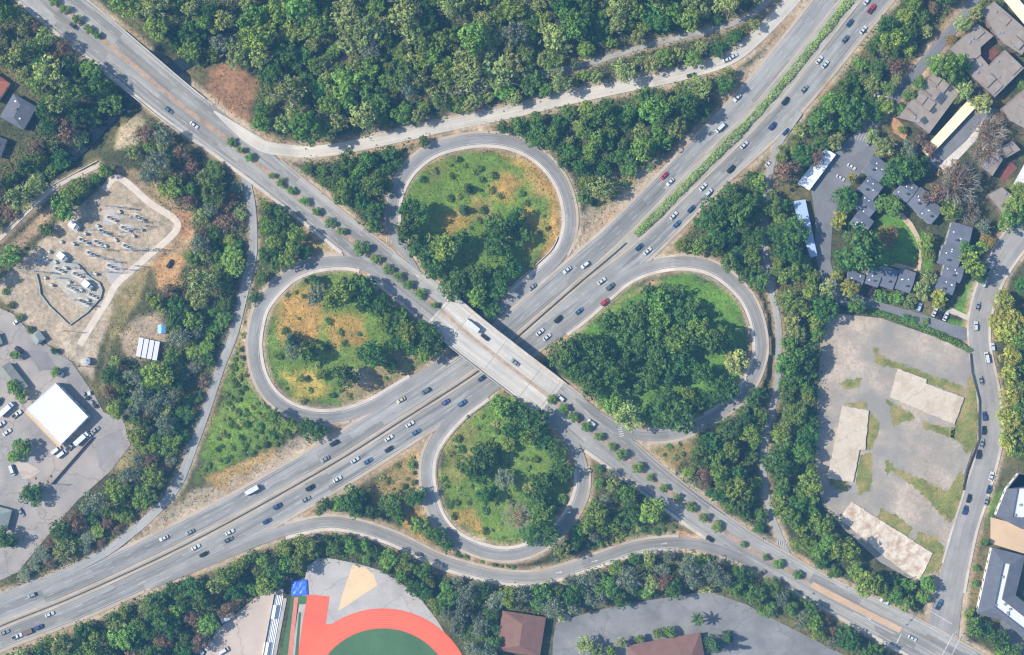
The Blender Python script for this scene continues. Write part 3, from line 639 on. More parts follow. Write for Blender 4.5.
for t in (-14, -5, 5, 14):
    q = sr.p[bm_i] + sr.n[bm_i] * t; 
    q = q - sr.d[bm_i] * (fw.near(q)[2]) / max(.3, abs(sr.d[bm_i] @ fw.n[mi])) * np.sign(sr.d[bm_i] @ fw.n[mi])
    b = MB(); b.tube(W(q, -.6), W(q, 5.2), .55, .55, 12); under(b.build('pier', M['concrete']), bp)
b = MB(); q = sr.p[bm_i]; q = q - sr.d[bm_i] * (fw.near(q)[2]) / abs(sr.d[bm_i] @ fw.n[mi]) * np.sign(sr.d[bm_i] @ fw.n[mi]); b.box(W(q, 4.7), (34 * S, 1.3, .75), ang9); under(b.build('pier_cap', M['concrete']), bp)
# creek bridge parapets and piers (the road runs over it)
cb = empty('creek_bridge', W(sr.p[(CB0 + CB1) // 2], 0)); put(cb, 'low concrete road bridge over the shaded creek at upper left', 'bridge')
for sg, hw in ((-1, -sr.hl), (1, sr.hr + 3.3)):
    under(ribbon3('parapet', sr, np.minimum(hw, hw + sg * .9), np.maximum(hw, hw + sg * .9), -.8, .9, CB0 - 6, CB1 + 10, M['concrete']), cb)
under(ribbon3('deck_slab', sr, -sr.hl, sr.hr + 3, -1.4, -.5, CB0, CB1, M['concrete']), cb)
for i in (CB0 + 3, CB1 - 3):
    b = MB(); b.box(W(sr.p[i], -5), (40 * S, 1.0, sr.z[i] + 3.55), math.atan2(-sr.n[i][1], sr.n[i][0])); under(b.build('pier', M['concrete']), cb)
# freeway median barrier, in two runs
def barrier(name, r, off, i0, i1, label, h=.9, mat='concrete'):
    v = []; f = []; prof = [(-.62, 0), (-.25, .35), (-.17, h), (.17, h), (.25, .35), (.62, 0)]; O = np.broadcast_to(off, len(r.p)); n = len(prof)
    for i in range(i0, i1):
        for o_, z in prof: v.append(W(r.p[i] + r.n[i] * (O[i] + o_ / S * .5), r.z[i] + z))
    for k in range(i1 - i0 - 1):
        for j in range(n - 1): f.append((n * k + j, n * k + j + 1, n * k + n + j + 1, n * k + n + j))
    f += [tuple(range(n - 1, -1, -1)), tuple(len(v) - n + j for j in range(n))]
    me = mesh(name, v, f, M[mat]); bm = bmesh.new(); bm.from_mesh(me); bmesh.ops.recalc_face_normals(bm, faces=bm.faces); bm.to_mesh(me); bm.free()
    o = link(name, me); put(o, label, 'barrier', 'concrete road barriers'); return o
M['dark_conc'] = surf('shadow_toned_concrete', (.17, .145, .115), .2, .3)  # dark brown tone puts the median barrier's shadow line into the concrete colour
iA = fw.near((-90, 668))[0]; iB = fw.near((628, 241))[0]
barrier('median_barrier', fw, 0, iA, iB, 'long dark concrete barrier down the middle of the freeway', .95, 'dark_conc')
a, b_ = rt.near((560, 237))[0], rt.near((506, 303))[0]
barrier('ramp_barrier', rt, rt.hr + 4.5, min(a, b_), max(a, b_), 'white concrete barrier on inner edge of the top loop ramp', .8)
def guardrail(r, off, i0, i1, label):
    root = empty('guardrail', W(r.p[(i0 + i1) // 2] + r.n[(i0 + i1) // 2] * np.broadcast_to(off, len(r.p))[i0], hz(*r.p[i0]))); put(root, label, 'guardrail', 'guardrails along the ramps')
    O = np.broadcast_to(off, len(r.p)); rl_ = under(ribbon3('rail', r, O - .12, O + .12, .45, .78, i0, i1, M['metal']), root)
    pm = MB().box((0, 0, -.5), (.16, .16, 1.2)); pme = None
    for i in range(i0, i1, 2):
        if pme is None: o = pm.build('post', M['dark_conc']); pme = o.data
        else: o = link('post', pme)
        q = r.p[i] + r.n[i] * (O[i] + .3); o.location = W(q, r.z[i]); under(o, root)
a, b_ = rb.near((492, 387))[0], rb.near((438, 515))[0]; guardrail(rb, -rb.hl - 3.6, a, b_, 'steel guardrail on inner edge of the bottom loop ramp')
a, b_ = rr.near((690, 262))[0], rr.near((757, 325))[0]; guardrail(rr, rr.hr + 4.2, a, b_, 'steel guardrail on inner edge of the right loop ramp')
a, b_ = rlow.near((300, 527))[0], rlow.near((420, 550))[0]; guardrail(rlow, rlow.hr + 4.0, a, b_, 'steel guardrail beside the lower ramp above the school')

# ------------------------------------------------------------------ level lots and their surfaces
def sheet(name, poly, z, mat, thick=.3, kind='structure', parent=None):
    v, f = prism_data(pw(poly), z - thick, z); o = link(name, mesh(name, v, f, mat), parent)
    if not parent: put(o, kind=kind)
    return o
M['lot'] = surf('lot_asphalt', (.19, .186, .184), .16, .08, 1.2, stain=(.135, .133, .132), stain_scale=.05, stain_amt=(.42, .62), crack=.05)
M['lot_dark'] = surf('townhouse_asphalt', (.15, .15, .16), .14, .08, 1.2, stain=(.11, .11, .12), stain_scale=.1)
M['lot_old'] = surf('cracked_old_asphalt', (.335, .275, .215), .28, .05, .7, stain=(.21, .195, .175), stain_scale=.03, stain_amt=(.42, .6), crack=.13)
M['yard'] = surf('yard_asphalt', (.225, .205, .195), .2, .06, 1.1, stain=(.31, .265, .23), stain_scale=.035, stain_amt=(.42, .62), crack=.05)
M['slab'] = surf('bleached_slab', (.46, .395, .315), .14, .1, 1.1, stain=(.33, .26, .19), stain_scale=.09, stain_amt=(.46, .7), crack=.07)
M['rubble'] = surf('rubble_slab', (.50, .43, .35), .16, .3, 1.2, stain=(.33, .23, .16), stain_scale=.25, stain_amt=(.45, .65), bump=.5)
M['tan_paving'] = surf('tan_paving', (.46, .33, .21), .08, .1); M['pale_conc'] = surf('pale_concrete', (.34, .315, .295), .1, .1, stain=(.28, .25, .235), stain_scale=.06, crack=.04)
M['tan_lot'] = surf('tan_lot_paving', (.385, .315, .265), .08, .08, crack=.03); M['weeds'] = surf('weed_patch', (.15, .155, .045), .35, .2, 1.3, stain=(.28, .21, .085), stain_scale=.13, stain_amt=(.45, .6), bump=.8)
M['gravel'] = surf('pale_gravel', (.47, .40, .33), .12, .3, 2)
sheet('parking_lot', lot_parking, Z0, M['lot']); sheet('yard_paving', lot_yard, Z0, M['yard']); sheet('vacant_lot', lot_demo, Z0, M['lot_old'])
sheet('townhouse_drive', lot_town, Z0, M['lot_dark']); sheet('school_apron', lot_school, Z0, M['pale_conc']); sheet('school_lot', lot_tan, Z0, M['tan_lot'])
sheet('carport_lane', lot_creamdrive, Z0, M['lot_dark']); sheet('motel_drive', [(990, 517), (1040, 530), (1100, 535), (1100, 562), (1022, 553), (990, 543)], Z0, M['tan_paving'])
sheet('motel_lot', [(1001, 619), (1012, 624), (1100, 690), (1040, 690), (996, 645)], Z0, M['lot_dark'])
sheet('pale_driveway', [(984, 118), (976, 140), (947, 171), (937, 167), (966, 141)], Z0 + .02, surf('white_concrete', (.5, .45, .4), .12, .15)); sheet('pale_driveway', [(1013, 184), (1026, 160), (1060, 175), (1040, 200), (1024, 192)], Z0 + .02, surf('white_driveway', (.52, .5, .49), .08, .15))
k8 = 1 / 3.852
def t(ox, oy, *pts): return [(ox + a * k8, oy + b * k8) for a, b in pts]
WEEDS = []
def rough(P, amp, seed):
    rr_ = random.Random(seed); out = []
    for i in range(len(P)):
        a, b = np.array(P[i], float), np.array(P[(i + 1) % len(P)], float); L = np.hypot(*(b - a)); n = max(1, int(L / 2.6)); nn = np.array([-(b - a)[1], (b - a)[0]]) / max(L, 1e-6)
        for k in range(n): out.append(tuple(a + (b - a) * k / n + nn * (rr_.uniform(-amp, amp) if k else 0)))
    return out
for P in (t(768, 325, (270, 225), (310, 208), (362, 205), (350, 238), (300, 247)), t(768, 325, (405, 80), (425, 85), (425, 110), (480, 140), (620, 190), (750, 238), (752, 275), (610, 222), (480, 165), (410, 150)),
          t(768, 325, (772, 190), (805, 240), (805, 350), (800, 460), (762, 500), (745, 460), (700, 430), (735, 340), (755, 280)), t(768, 325, (385, 330), (430, 380), (420, 430), (400, 475), (374, 482)),
          t(768, 325, (350, 500), (400, 490), (400, 580), (392, 640), (345, 655), (338, 600)), t(768, 325, (450, 520), (480, 530), (480, 545), (690, 640), (745, 560), (755, 600), (740, 720), (695, 760), (560, 620), (470, 560), (455, 580)),
          t(768, 325, (300, 300), (375, 290), (382, 322), (292, 305)), t(768, 485, (432, 88), (500, 120), (556, 168), (540, 206), (415, 130)), t(768, 485, (578, 175), (640, 200), (670, 230), (680, 260), (650, 330), (592, 352), (630, 260), (560, 215)),
          t(768, 325, (452, 285), (545, 335), (565, 360), (480, 390), (470, 330)), t(768, 325, (595, 370), (720, 400), (720, 440), (600, 400)), t(768, 325, (235, 590), (305, 600), (300, 645), (240, 620))):
    sheet('weed_patch', rough(P, 1.6, int(P[0][0] * 7)), Z0 + .03, M['weeds'], .2); WEEDS.append(P)
def slab(name, P, label, mat='slab', h=.35):
    P = rough(P, .45, len(label))
    v, f = prism_data(pw(P), Z0 - .2, Z0 + h); c = np.mean(pw(P), 0); o = link(name, mesh(name, [(x - c[0], y - c[1], z - Z0) for x, y, z in v], f, M[mat]), None, (c[0], c[1], Z0)); put(o, label, 'foundation slab', 'bare foundation slabs of the vacant lot'); return o
slab('foundation_slab', t(768, 325, (497, 168), (608, 208), (606, 224), (752, 280), (716, 382), (468, 278)), 'bleached stepped foundation slab, largest on the vacant lot, farthest up', 'slab', .9)
slab('foundation_slab', t(768, 325, (285, 310), (386, 330), (372, 480), (350, 480), (325, 605), (225, 588), (262, 420)), 'upright bleached foundation slab on left side of the vacant lot', 'slab', .9)
slab('foundation_slab', t(768, 485, (320, 62), (410, 120), (480, 165), (632, 262), (582, 362), (540, 345), (430, 262), (350, 190), (270, 130)), 'rough rubble covered foundation slab at bottom of the vacant lot', 'rubble', .5)
sheet('courtyard_path', [(894, 211), (902, 213), (912, 223), (919, 236), (923, 252), (920, 271), (917, 270), (919, 252), (915, 238), (908, 227), (900, 218)], Z0 - .05, surf('tan_path', (.42, .32, .22), .1, .2)); sheet('courtyard_path', [(890, 266), (895, 263), (917, 268), (916, 271), (896, 268)], Z0 - .07, surf('tan_path_b', (.42, .32, .22), .1, .2)); sheet('entrance_path', [(946, 312), (950, 307), (970, 317), (969, 321)], Z0 - .05, M['sidewalk'])
for k, P in enumerate([[(8, 440), (24, 432), (40, 452), (30, 470), (12, 462)], [(96, 440), (122, 428), (126, 442), (100, 468)], [(30, 350), (48, 352), (58, 368), (40, 372)]]): sheet('paving_patch', rough(P, .8, k), Z0 + .006, surf('repaired_paving', (.25 - .04 * k, .235 - .04 * k, .225 - .035 * k), .15, .1), .02)
# substation gravel drive
sub_drive = Road('substation_drive', [(104, 190), (119, 178), (150, 203), (178, 226), (146, 258), (118, 283), (108, 300), (92, 325), (80, 345)], Z0 - .2, 3.4, 3.4); strip('gravel_drive', sub_drive, -3.4, 3.4, .03, M['gravel'], skirt=.2)
# running track
tcx, tcy = 383, 699
arc = lambda r, a0, a1, n: [(tcx + r * math.cos(math.radians(a0 + (a1 - a0) * k / n)), tcy - r * math.sin(math.radians(a0 + (a1 - a0) * k / n))) for k in range(n + 1)]
red = surf('red_track_rubber', (.57, .105, .056), .1, .04, 1.2, rough=.85, stain=(.50, .10, .062), stain_scale=.06); green = surf('green_turf', (.055, .115, .05), .16, .05, 1.0)
sheet('running_track', [(308, 594), (330, 596), (326, 624)] + arc(91, 124, 0, 26) + [(tcx + 91, 720), (292, 720), (298, 655), (303, 620)], Z0 + .02, red)
sheet('sports_field', arc(71, 180, 0, 30) + [(tcx + 71, 720), (tcx - 71, 720)], Z0 + .035, green)
for r_ in (73.6, 76.0, 78.4, 80.8, 83.2, 85.6, 88.0):
    n = 40; v = []; 
    for k in range(n + 1):
        a = math.pi - math.pi * k / n
        for rr_ in (r_ - .1, r_ + .1): v.append(W((tcx + rr_ * math.cos(a), tcy - rr_ * math.sin(a)), Z0 + .03))
    o = link('lane_line', mesh('lane_line', v, [(2 * k, 2 * k + 2, 2 * k + 3, 2 * k + 1)[::-1] for k in range(n)], surf('track_line', (.60, .22, .16), .05)), bpy.data.objects['running_track'])
sheet('throwing_sector', t(256, 485, (372, 308), (420, 315), (455, 345), (468, 385), (400, 430), (340, 470), (318, 482), (330, 430)), Z0 + .015, surf('sector_clay', (.54, .40, .24), .06, .1))
sheet('long_jump_turf', [(292, 594), (309, 596), (306, 604), (296, 604), (284, 690), (276, 690)], Z0 + .015, green); sheet('jump_runway', [(294.5, 597), (298.5, 597), (289, 690), (284, 690)], Z0 + .03, surf('runway_rubber', (.46, .17, .12), .08, .2))
sheet('turf_strip', [(299, 612), (301.5, 612), (296, 690), (292, 690)], Z0 + .02, green)
def simple(name, label, cat, builder, mats, loc, rz=0, group=None):
    root = empty(name, loc, rz); put(root, label, cat, group)
    builder(root); return root
def mat_cover(root):
    b = MB(); n = 8; v = []; f = []
    for j in range(n + 1):
        for i in range(n + 1):
            u, w_ = i / n - .5, j / n - .5; e_ = max(abs(u), abs(w_)); v.append((u * 8.5, w_ * 8, .9 - (.9 if e_ > .49 else 0) + .18 * math.sin(i * 2.1) * math.cos(j * 1.7)))
    for j in range(n):
        for i in range(n): f.append((j * (n + 1) + i, j * (n + 1) + i + 1, (j + 1) * (n + 1) + i + 1, (j + 1) * (n + 1) + i))
    b.add(v, f); b.build('tarp', paint('blue_tarp', (.035, .13, .62), .45), root); MB().box((0, 0, 0), (7.6, 7.2, .7)).build('landing_pad', paint('pad_foam', (.05, .1, .4), .8), root)
simple('jump_mat', 'bright blue covered landing mat at head of the jump runway', 'mat', mat_cover, None, W((300, 587.5), Z0), .06)
def bleacher(root):
    for k in range(5): MB().box((-1.6 + .8 * k, 0, 0), (.74, 40, .4 + .4 * (4 - k))).build('bench_row', paint('white_bleacher', (.74, .72, .68), .5), root)
    MB().box((-2.4, 0, 0), (.1, 40, 3.0)).build('back_rail', M['metal'], root)
    MB().box((3.1, 0, 0), (1.6, 38, .12)).build('walkway', M['pale_conc'], root)
simple('bleachers', 'long narrow white bleachers left of the jump runway', 'bleachers', bleacher, None, W((272.5, 634), Z0), math.radians(-10.5))
def container(name, label, cat, c, size, rz, mat, group=None):
    root = empty(name, W(c, Z0), rz); put(root, label, cat, group); L, w_, h = size
    MB().box((0, 0, .15), (L, w_, h)).build('shell', mat, root); b = MB()
    for k in range(int(L / .6)): b.box((-L / 2 + .3 + k * .6, 0, .15 + h), (.12, w_ * .96, .06))
    b.build('roof_rib', mat, root); MB().box((L / 2 + .03, 0, .25), (.05, w_ * .9, h * .86)).build('door', mat, root); return root
container('storage_shed', 'small pale shed left of the white bleachers, upper one', 'shed', (274, 611), (7, 2.2, 2.3), math.radians(80), paint('shed_white', (.66, .64, .6), .6)); container('storage_shed', 'small pale shed left of the white bleachers, lower one', 'shed', (266.5, 648), (7, 2.4, 2.3), math.radians(80), paint('shed_cream', (.7, .66, .56), .6))

# ------------------------------------------------------------------ buildings
WINM = mesh('window_pane', BOXV, BOXF, M['glass']); DOORM = mesh('door_leaf', BOXV, BOXF, paint('door_paint', (.16, .10, .07), .5))
def facade(root, poly_l, h, z0=0, step=4.5, storeys=1, door=True):
    """poly_l: local footprint, counter-clockwise; windows standing 3 cm proud of the wall"""
    n = len(poly_l); done = not door
    for i in range(n):
        a, b = Vector((*poly_l[i], 0)), Vector((*poly_l[(i + 1) % n], 0)); d = b - a; L = d.length
        if L < 3.2: continue
        d /= L; nr = Vector((d.y, -d.x, 0)); ang = math.atan2(d.y, d.x); cnt = max(1, int(L / step))
        for s_ in range(storeys):
            for k in range(cnt):
                p = a + d * L * (k + .5) / cnt + nr * .01; zz = z0 + 1.0 + s_ * 2.9
                if not done and s_ == 0 and k == cnt // 2: link('door', DOORM, root, (p.x, p.y, z0 + .02), (0, 0, ang), (1.1, .1, 2.1)); done = True; continue
                link('window', WINM, root, (p.x, p.y, zz), (0, 0, ang), (1.5, .08, 1.25))
def local(poly):
    P = pw(poly); 
    if area2(P) < 0: P = P[::-1]
    c = np.mean(P, 0); return c, [(x - c[0], y - c[1]) for x, y in P]
def inset(P, d):
    n = len(P); out = []
    for i in range(n):
        a, b, c = Vector(P[i - 1]), Vector(P[i]), Vector(P[(i + 1) % n]); u = (b - a).normalized(); w_ = (c - b).normalized(); n1 = Vector((-u.y, u.x)); n2 = Vector((-w_.y, w_.x)); m = (n1 + n2); L = max(.35, m.length_squared / 2); out.append(tuple(b + m / L * d))
    return out
def scatter_units(root, P, z, n, seed, size=(.9, 1.4), name='roof_vent', mat=None):
    rng = random.Random(seed); xs = [p[0] for p in P]; ys = [p[1] for p in P]; IP = inset(P, 1.2); c = 0; tries = 0
    while c < n and tries < 400:
        tries += 1; x, y = rng.uniform(min(xs), max(xs)), rng.uniform(min(ys), max(ys))
        if not inpoly([x], [y], IP)[0]: continue
        s_ = rng.uniform(*size); MB().box((x, y, z), (s_, s_ * rng.uniform(.6, 1.1), rng.uniform(.35, .8)), rng.uniform(0, 1.5)).build(name, mat or M['metal'], root); c += 1
def flat_building(name, poly, h, roof, wall, label, cat='building', parapet=.35, vents=3, seed=1, group=None, storeys=1, z=Z0 - .3):
    c, P = local(poly); root = empty(name, (c[0], c[1], z)); put(root, label, cat, group)
    v, f = prism_data(P, 0, h); link('wall', mesh('wall', v, f, wall), root)
    IP = inset(P, .28); v, f = prism_data(IP, h + .003, h + .12); link('roof', mesh('roof', v, f, roof), root)
    if parapet:
        n = len(P); vv = [(x, y, zz) for zz in (h + .002, h + parapet) for x, y in P] + [(x, y, zz) for zz in (h + .002, h + parapet) for x, y in IP]; ff = []
        for i in range(n):
            j = (i + 1) % n; ff += [(i, j, n + j, n + i), (n + i, n + j, 3 * n + j, 3 * n + i), (2 * n + j, 2 * n + i, 3 * n + i, 3 * n + j)]
        link('parapet', mesh('parapet', vv, ff, wall if parapet > .5 else roof), root)
    if 'brown' in name:                                  # raised roof steps between the units
        e = max(range(len(P)), key=lambda i: math.dist(P[i], P[(i + 1) % len(P)])); dx, dy = P[(e + 1) % len(P)][0] - P[e][0], P[(e + 1) % len(P)][1] - P[e][1]; L = math.hypot(dx, dy); dx, dy = dx / L, dy / L; n_ = max(2, int(L / 5.5)); ang = math.atan2(dy, dx)
        for k in range(0, n_, 2):
            for dd in (3.4, 8.2):
                x, y = P[e][0] + dx * L * (k + .5) / n_ - dy * dd, P[e][1] + dy * L * (k + .5) / n_ + dx * dd; w2 = L / n_ * .46
                if all(inpoly([x + dx * a - dy * b], [y + dy * a + dx * b], P)[0] for a in (-w2, w2) for b in (-2.2, 2.2)): MB().box((x, y, h + .122), (2 * w2, 4.2, .7 if dd < 4 else 1.1), ang).build('roof_step', roof, root)
    scatter_units(root, P, h + .12, vents, seed); facade(root, P, h, .4, storeys=storeys); return root, P
def gable(name, c, w_, l, ang, h, rise, roof, wall, label=None, cat='house', hip=0.0, over=.5, parent=None, group=None, z=Z0 - .3, chim=1, sky=0, seed=0):
    """ridge along local y (length l); ang in plan degrees, clockwise on the picture"""
    root = empty(name, W(c, z), -math.radians(ang)) if parent is None else parent
    if parent is None: put(root, label, cat, group)
    X, Y = w_ / 2, l / 2
    v, f = prism_data([(-X, -Y), (X, -Y), (X, Y), (-X, Y)], 0, h); link('wall', mesh('wall', v, f, wall), root)
    xo, yo, hp = X + over, Y + over, hip * l / 2
    for sg in (-1, 1):
        vv = [(sg * xo, -yo, h - .15), (sg * xo, yo, h - .15), (0, yo - hp, h + rise), (0, -yo + hp, h + rise)]; vv += [(x, y, zz + .18) for x, y, zz in vv]
        o = link('roof_slope', mesh('roof_slope', vv, [(0, 1, 2, 3), (7, 6, 5, 4), (0, 4, 5, 1), (1, 5, 6, 2), (2, 6, 7, 3), (3, 7, 4, 0)], roof), root)
        bm = bmesh.new(); bm.from_mesh(o.data); bmesh.ops.recalc_face_normals(bm, faces=bm.faces); bm.to_mesh(o.data); bm.free()
    for sg in (-1, 1):
        if hip:
            vv = [(-xo, sg * yo, h - .15), (xo, sg * yo, h - .15), (0, sg * (yo - hp), h + rise)]; vv += [(x, y, zz + .18) for x, y, zz in vv]; o = link('roof_hip', mesh('roof_hip', vv, [(0, 1, 2), (5, 4, 3), (0, 3, 4, 1), (1, 4, 5, 2), (2, 5, 3, 0)], roof), root)
            bm = bmesh.new(); bm.from_mesh(o.data); bmesh.ops.recalc_face_normals(bm, faces=bm.faces); bm.to_mesh(o.data); bm.free()
        else: link('gable_wall', mesh('gable_wall', [(-X, sg * (Y - .01), h - .2), (X, sg * (Y - .01), h - .2), (0, sg * (Y - .01), h + rise - .05)], [(0, 1, 2) if sg < 0 else (2, 1, 0)], wall), root)
    MB().box((0, 0, h + rise + .08), (.35, max(.5, 2 * (yo - hp)), .12)).build('ridge_cap', roof, root)
    rng = random.Random(seed)
    for k in range(chim): MB().box((rng.uniform(-.5, .5) * X, rng.uniform(-.6, .6) * Y, h), (.8, .8, rise + .9)).build('chimney', surf('chimney_brick', (.25, .16, .12), .2, 1), root)
    for k in range(sky):
        x = rng.choice((-1, 1)) * X * rng.uniform(.35, .7); zz = h + rise * (1 - abs(x) / xo); MB().box((x, rng.uniform(-.75, .75) * Y, zz - .1), (.75, .75, .42)).build('skylight', paint('skylight_white', (.75, .77, .8), .3), root)
    facade(root, [(-X, -Y), (X, -Y), (X, Y), (-X, Y)], h, .4, storeys=1 if h < 5 else 2); return root
def shingle(name, c): 
    return surf(name, c, .13, .25, 2.6, .9, stain=mul(c, .82), stain_scale=.2)
R_grey = shingle('slate_grey_shingle', (.115, .125, .155)); R_brown = shingle('brown_shingle', (.235, .195, .165)); R_rust = shingle('rust_brown_shingle', (.165, .088, .068)); R_red = shingle('red_tile', (.36, .12, .07)); R_dk = shingle('dark_shingle', (.10, .105, .125)); R_olive = shingle('olive_grey_roof', (.20, .20, .175)); R_moss = shingle('grey_green_roof', (.21, .235, .215))
Wl = surf('stucco_beige', (.42, .36, .29), .08, .4); Wg = surf('stucco_grey', (.33, .33, .33), .08, .4); Ww = surf('stucco_white', (.62, .60, .56), .06, .4); Wb = surf('timber_brown', (.22, .16, .12), .15, .6)
white_roof = surf('white_membrane', (.52, .525, .53), .03, .1, 1.0, rough=.6); cream_roof = surf('cream_metal_roof', (.72, .61, .40), .05, .2)
# industrial yard
root, P = flat_building('warehouse', [(59, 382.5), (91.5, 416), (64, 444), (30, 408.5)], 6.2, white_roof, Ww, 'warehouse with plain bright white flat roof in the left yard', 'warehouse', .3, 0, 2)
link('side_canopy', mesh('side_canopy', *prism_data([(a - root.location.x, b - root.location.y) for a, b in pw([(29.6, 409.2), (63.6, 444.6), (60.8, 447), (26.6, 411.4)])], 3.2, 3.5), M['tan_paving']), root)
gable('long_shed', (15, 378.5), 6.6, 14.5, -38, 3.4, 1.5, R_olive, Wl, 'dark olive gabled shed just above the white roofed warehouse', 'shed', chim=0)
gable('small_hut', (39.5, 337.5), 4.6, 4.8, -36, 2.8, 1.0, R_moss, Wl, 'small square grey green hut beside the substation gravel', 'hut', hip=.5, chim=0)
gable('small_hut', (-3, 340), 5.0, 5.0, -20, 2.8, 1.0, R_moss, Wl, 'grey green hut cut by left picture edge beside pale drive', 'hut', hip=.5, chim=0)
gable('grey_house', (21, 113), 12.5, 12.5, 30, 4.2, 2.4, R_dk, Wl, 'dark grey hip roofed house among trees at upper left', 'house', hip=.55, chim=2, sky=2, seed=3)
gable('red_roof_house', (-3, 88), 10, 11, 35, 4.0, 2.0, R_red, Ww, 'orange red tiled house at upper left picture edge', 'house', hip=.4, chim=1, seed=4); gable('grey_house', (-2, 147), 8, 9, 20, 4.0, 1.8, R_dk, Wl, 'grey roofed house at left edge below the dark grey house', 'house', hip=.4, chim=1, seed=5)
gable('grey_house', (1, 517), 10, 10, 15, 3.6, 1.8, R_moss, Wl, 'grey green hip roofed building at lower left picture edge', 'building', hip=.8, chim=0, seed=6)
# townhouse rows: each row one thing, each unit with its own roof
def row(label, units, ang, roof, wall, seed, h=5.6):
    c = np.mean([u[:2] for u in units], 0); root = empty('townhouse_row', W(c, Z0 - .3), -math.radians(ang)); put(root, label, 'townhouses', 'slate grey townhouse rows round the lawn'); rng = random.Random(seed)
    ca, sa = math.cos(math.radians(ang)), math.sin(math.radians(ang))
    for k, (x, y, w_, l) in enumerate(units):
        dx, dy = (x - c[0]) * S, -(y - c[1]) * S; lx, ly = dx * ca - dy * sa, dx * sa + dy * ca
        hh = h + .5 * (k % 2); X, Y = w_ * S / 2, l * S / 2
        v, f = prism_data([(lx - X, ly - Y), (lx + X, ly - Y), (lx + X, ly + Y), (lx - X, ly + Y)], 0, hh); link('wall', mesh('wall', v, f, wall), root)
        vv = [(lx - X - .4, ly - Y - .4, hh - .05), (lx + X + .4, ly - Y - .4, hh - .05), (lx + X + .4, ly + Y + .4, hh - .05), (lx - X - .4, ly + Y + .4, hh - .05), (lx - X - .4, ly, hh + 1.5), (lx + X + .4, ly, hh + 1.5)]
        rf = link('roof', mesh('roof', vv, [(0, 1, 5, 4), (2, 3, 4, 5), (0, 4, 3), (1, 2, 5), (0, 3, 2, 1)], roof), root)
        MB().box((lx + rng.uniform(-.4, .4) * X, ly + rng.uniform(-.5, -.3) * Y, hh), (.9, .9, 2.4)).build('chimney', M['dark_metal'], rf)
        for s_ in range(3):
            yy = rng.uniform(-.8, .8) * Y; MB().box((lx + rng.uniform(-.8, .8) * X, ly + yy, hh + 1.5 * (1 - abs(yy) / (Y + .4)) - .1), (.55, .55, .4)).build('skylight', paint('skylight_dome', (.75, .77, .8), .3), rf)
        facade(root, [(lx - X, ly - Y), (lx + X, ly - Y), (lx + X, ly + Y), (lx - X, ly + Y)], hh, .3, 4.0, 2, True)
row('slate grey townhouse row of four stepped units beside the striped drive', [(874, 170, 18, 19), (868, 189, 17, 16), (864, 207, 17, 16), (859, 223, 17, 15)], 38, R_grey, Wg, 1)
row('slate grey townhouse row of three stepped units above the lawn', [(903.5, 191, 15, 18), (917, 201, 14, 20), (927.5, 212.5, 15, 18)], 38, R_grey, Wg, 2)
row('slate grey townhouse row right of the lawn near the street', [(956, 237, 20, 23), (947, 257, 19, 18), (949.5, 273, 18, 15), (942, 286, 17, 13)], 16, R_grey, Wg, 3)
row('slate grey townhouse row below the lawn and the big round tree', [(853, 279, 15, 11), (871, 277.5, 12, 16), (885, 278, 15, 19), (902.5, 281, 14, 20)], 18, R_grey, Wg, 4)
# brown complex upper right
flat_building('brown_apartments', [(946, 51), (974, 26), (990, 38), (977, 49.5), (977.5, 56.5), (964, 67)], 6, R_brown, Wb, 'brown roofed apartment block left of the red brick courtyard', 'apartments', .25, 4, 11, 'brown apartment blocks', 2)
flat_building('brown_apartments', [(978, 13), (990, 4), (1028, 37), (1018, 57), (1000, 46), (991, 36)], 6.6, R_brown, Wb, 'long brown roofed apartment block above the red brick courtyard', 'apartments', .25, 5, 12, 'brown apartment blocks', 2)
flat_building('brown_apartments', [(962, 73), (970, 63), (977, 58), (985, 67.5), (1001, 52), (1020, 70), (991, 99)], 6.3, R_brown, Wb, 'brown roofed apartment block below the red brick courtyard', 'apartments', .25, 6, 13, 'brown apartment blocks', 2)
sheet('brick_courtyard', [(978, 56), (990.5, 44), (999, 52.5), (985, 66)], Z0 + .05, surf('red_brick_paving', (.13, .055, .045), .2, .4))
flat_building('brown_apartments', [(998, 110), (1024, 88), (1060, 110), (1030, 135), (1006, 122)], 6, R_brown, Wb, 'brown roofed apartment block at right edge below the narrow lane', 'apartments', .25, 3, 14, 'brown apartment blocks', 2)
flat_building('brown_apartments', [(978, 168), (989.5, 152), (1000, 160), (989, 177)], 5.5, R_brown, Wb, 'small brown roofed block left of the second brick courtyard', 'apartments', .25, 2, 15, 'brown apartment blocks', 2)
flat_building('brown_apartments', [(995, 150), (1009, 142), (1017, 151), (1003, 159)], 5.5, R_brown, Wb, 'small brown roofed block above the second brick courtyard', 'apartments', .25, 2, 16, 'brown apartment blocks', 2)
flat_building('brown_apartments', [(984, 196), (998.5, 188), (1018, 204), (1003, 219)], 5.5, R_brown, Wb, 'brown roofed block nearest the bend of the street', 'apartments', .25, 3, 17, 'brown apartment blocks', 2)
sheet('brick_courtyard', [(997, 175), (1009, 161), (1017, 168), (1004, 182)], Z0 + .05, surf('red_brick_paving_b', (.17, .06, .045), .2, .4))
root, P = flat_building('brown_townhouses', [(895, 119), (930, 74), (957, 93), (926, 135), (912, 124)], 6.0, R_brown, Wb, 'slanting brown roofed townhouse block with dividing walls by the carport', 'townhouses', .2, 2, 18, None, 2)
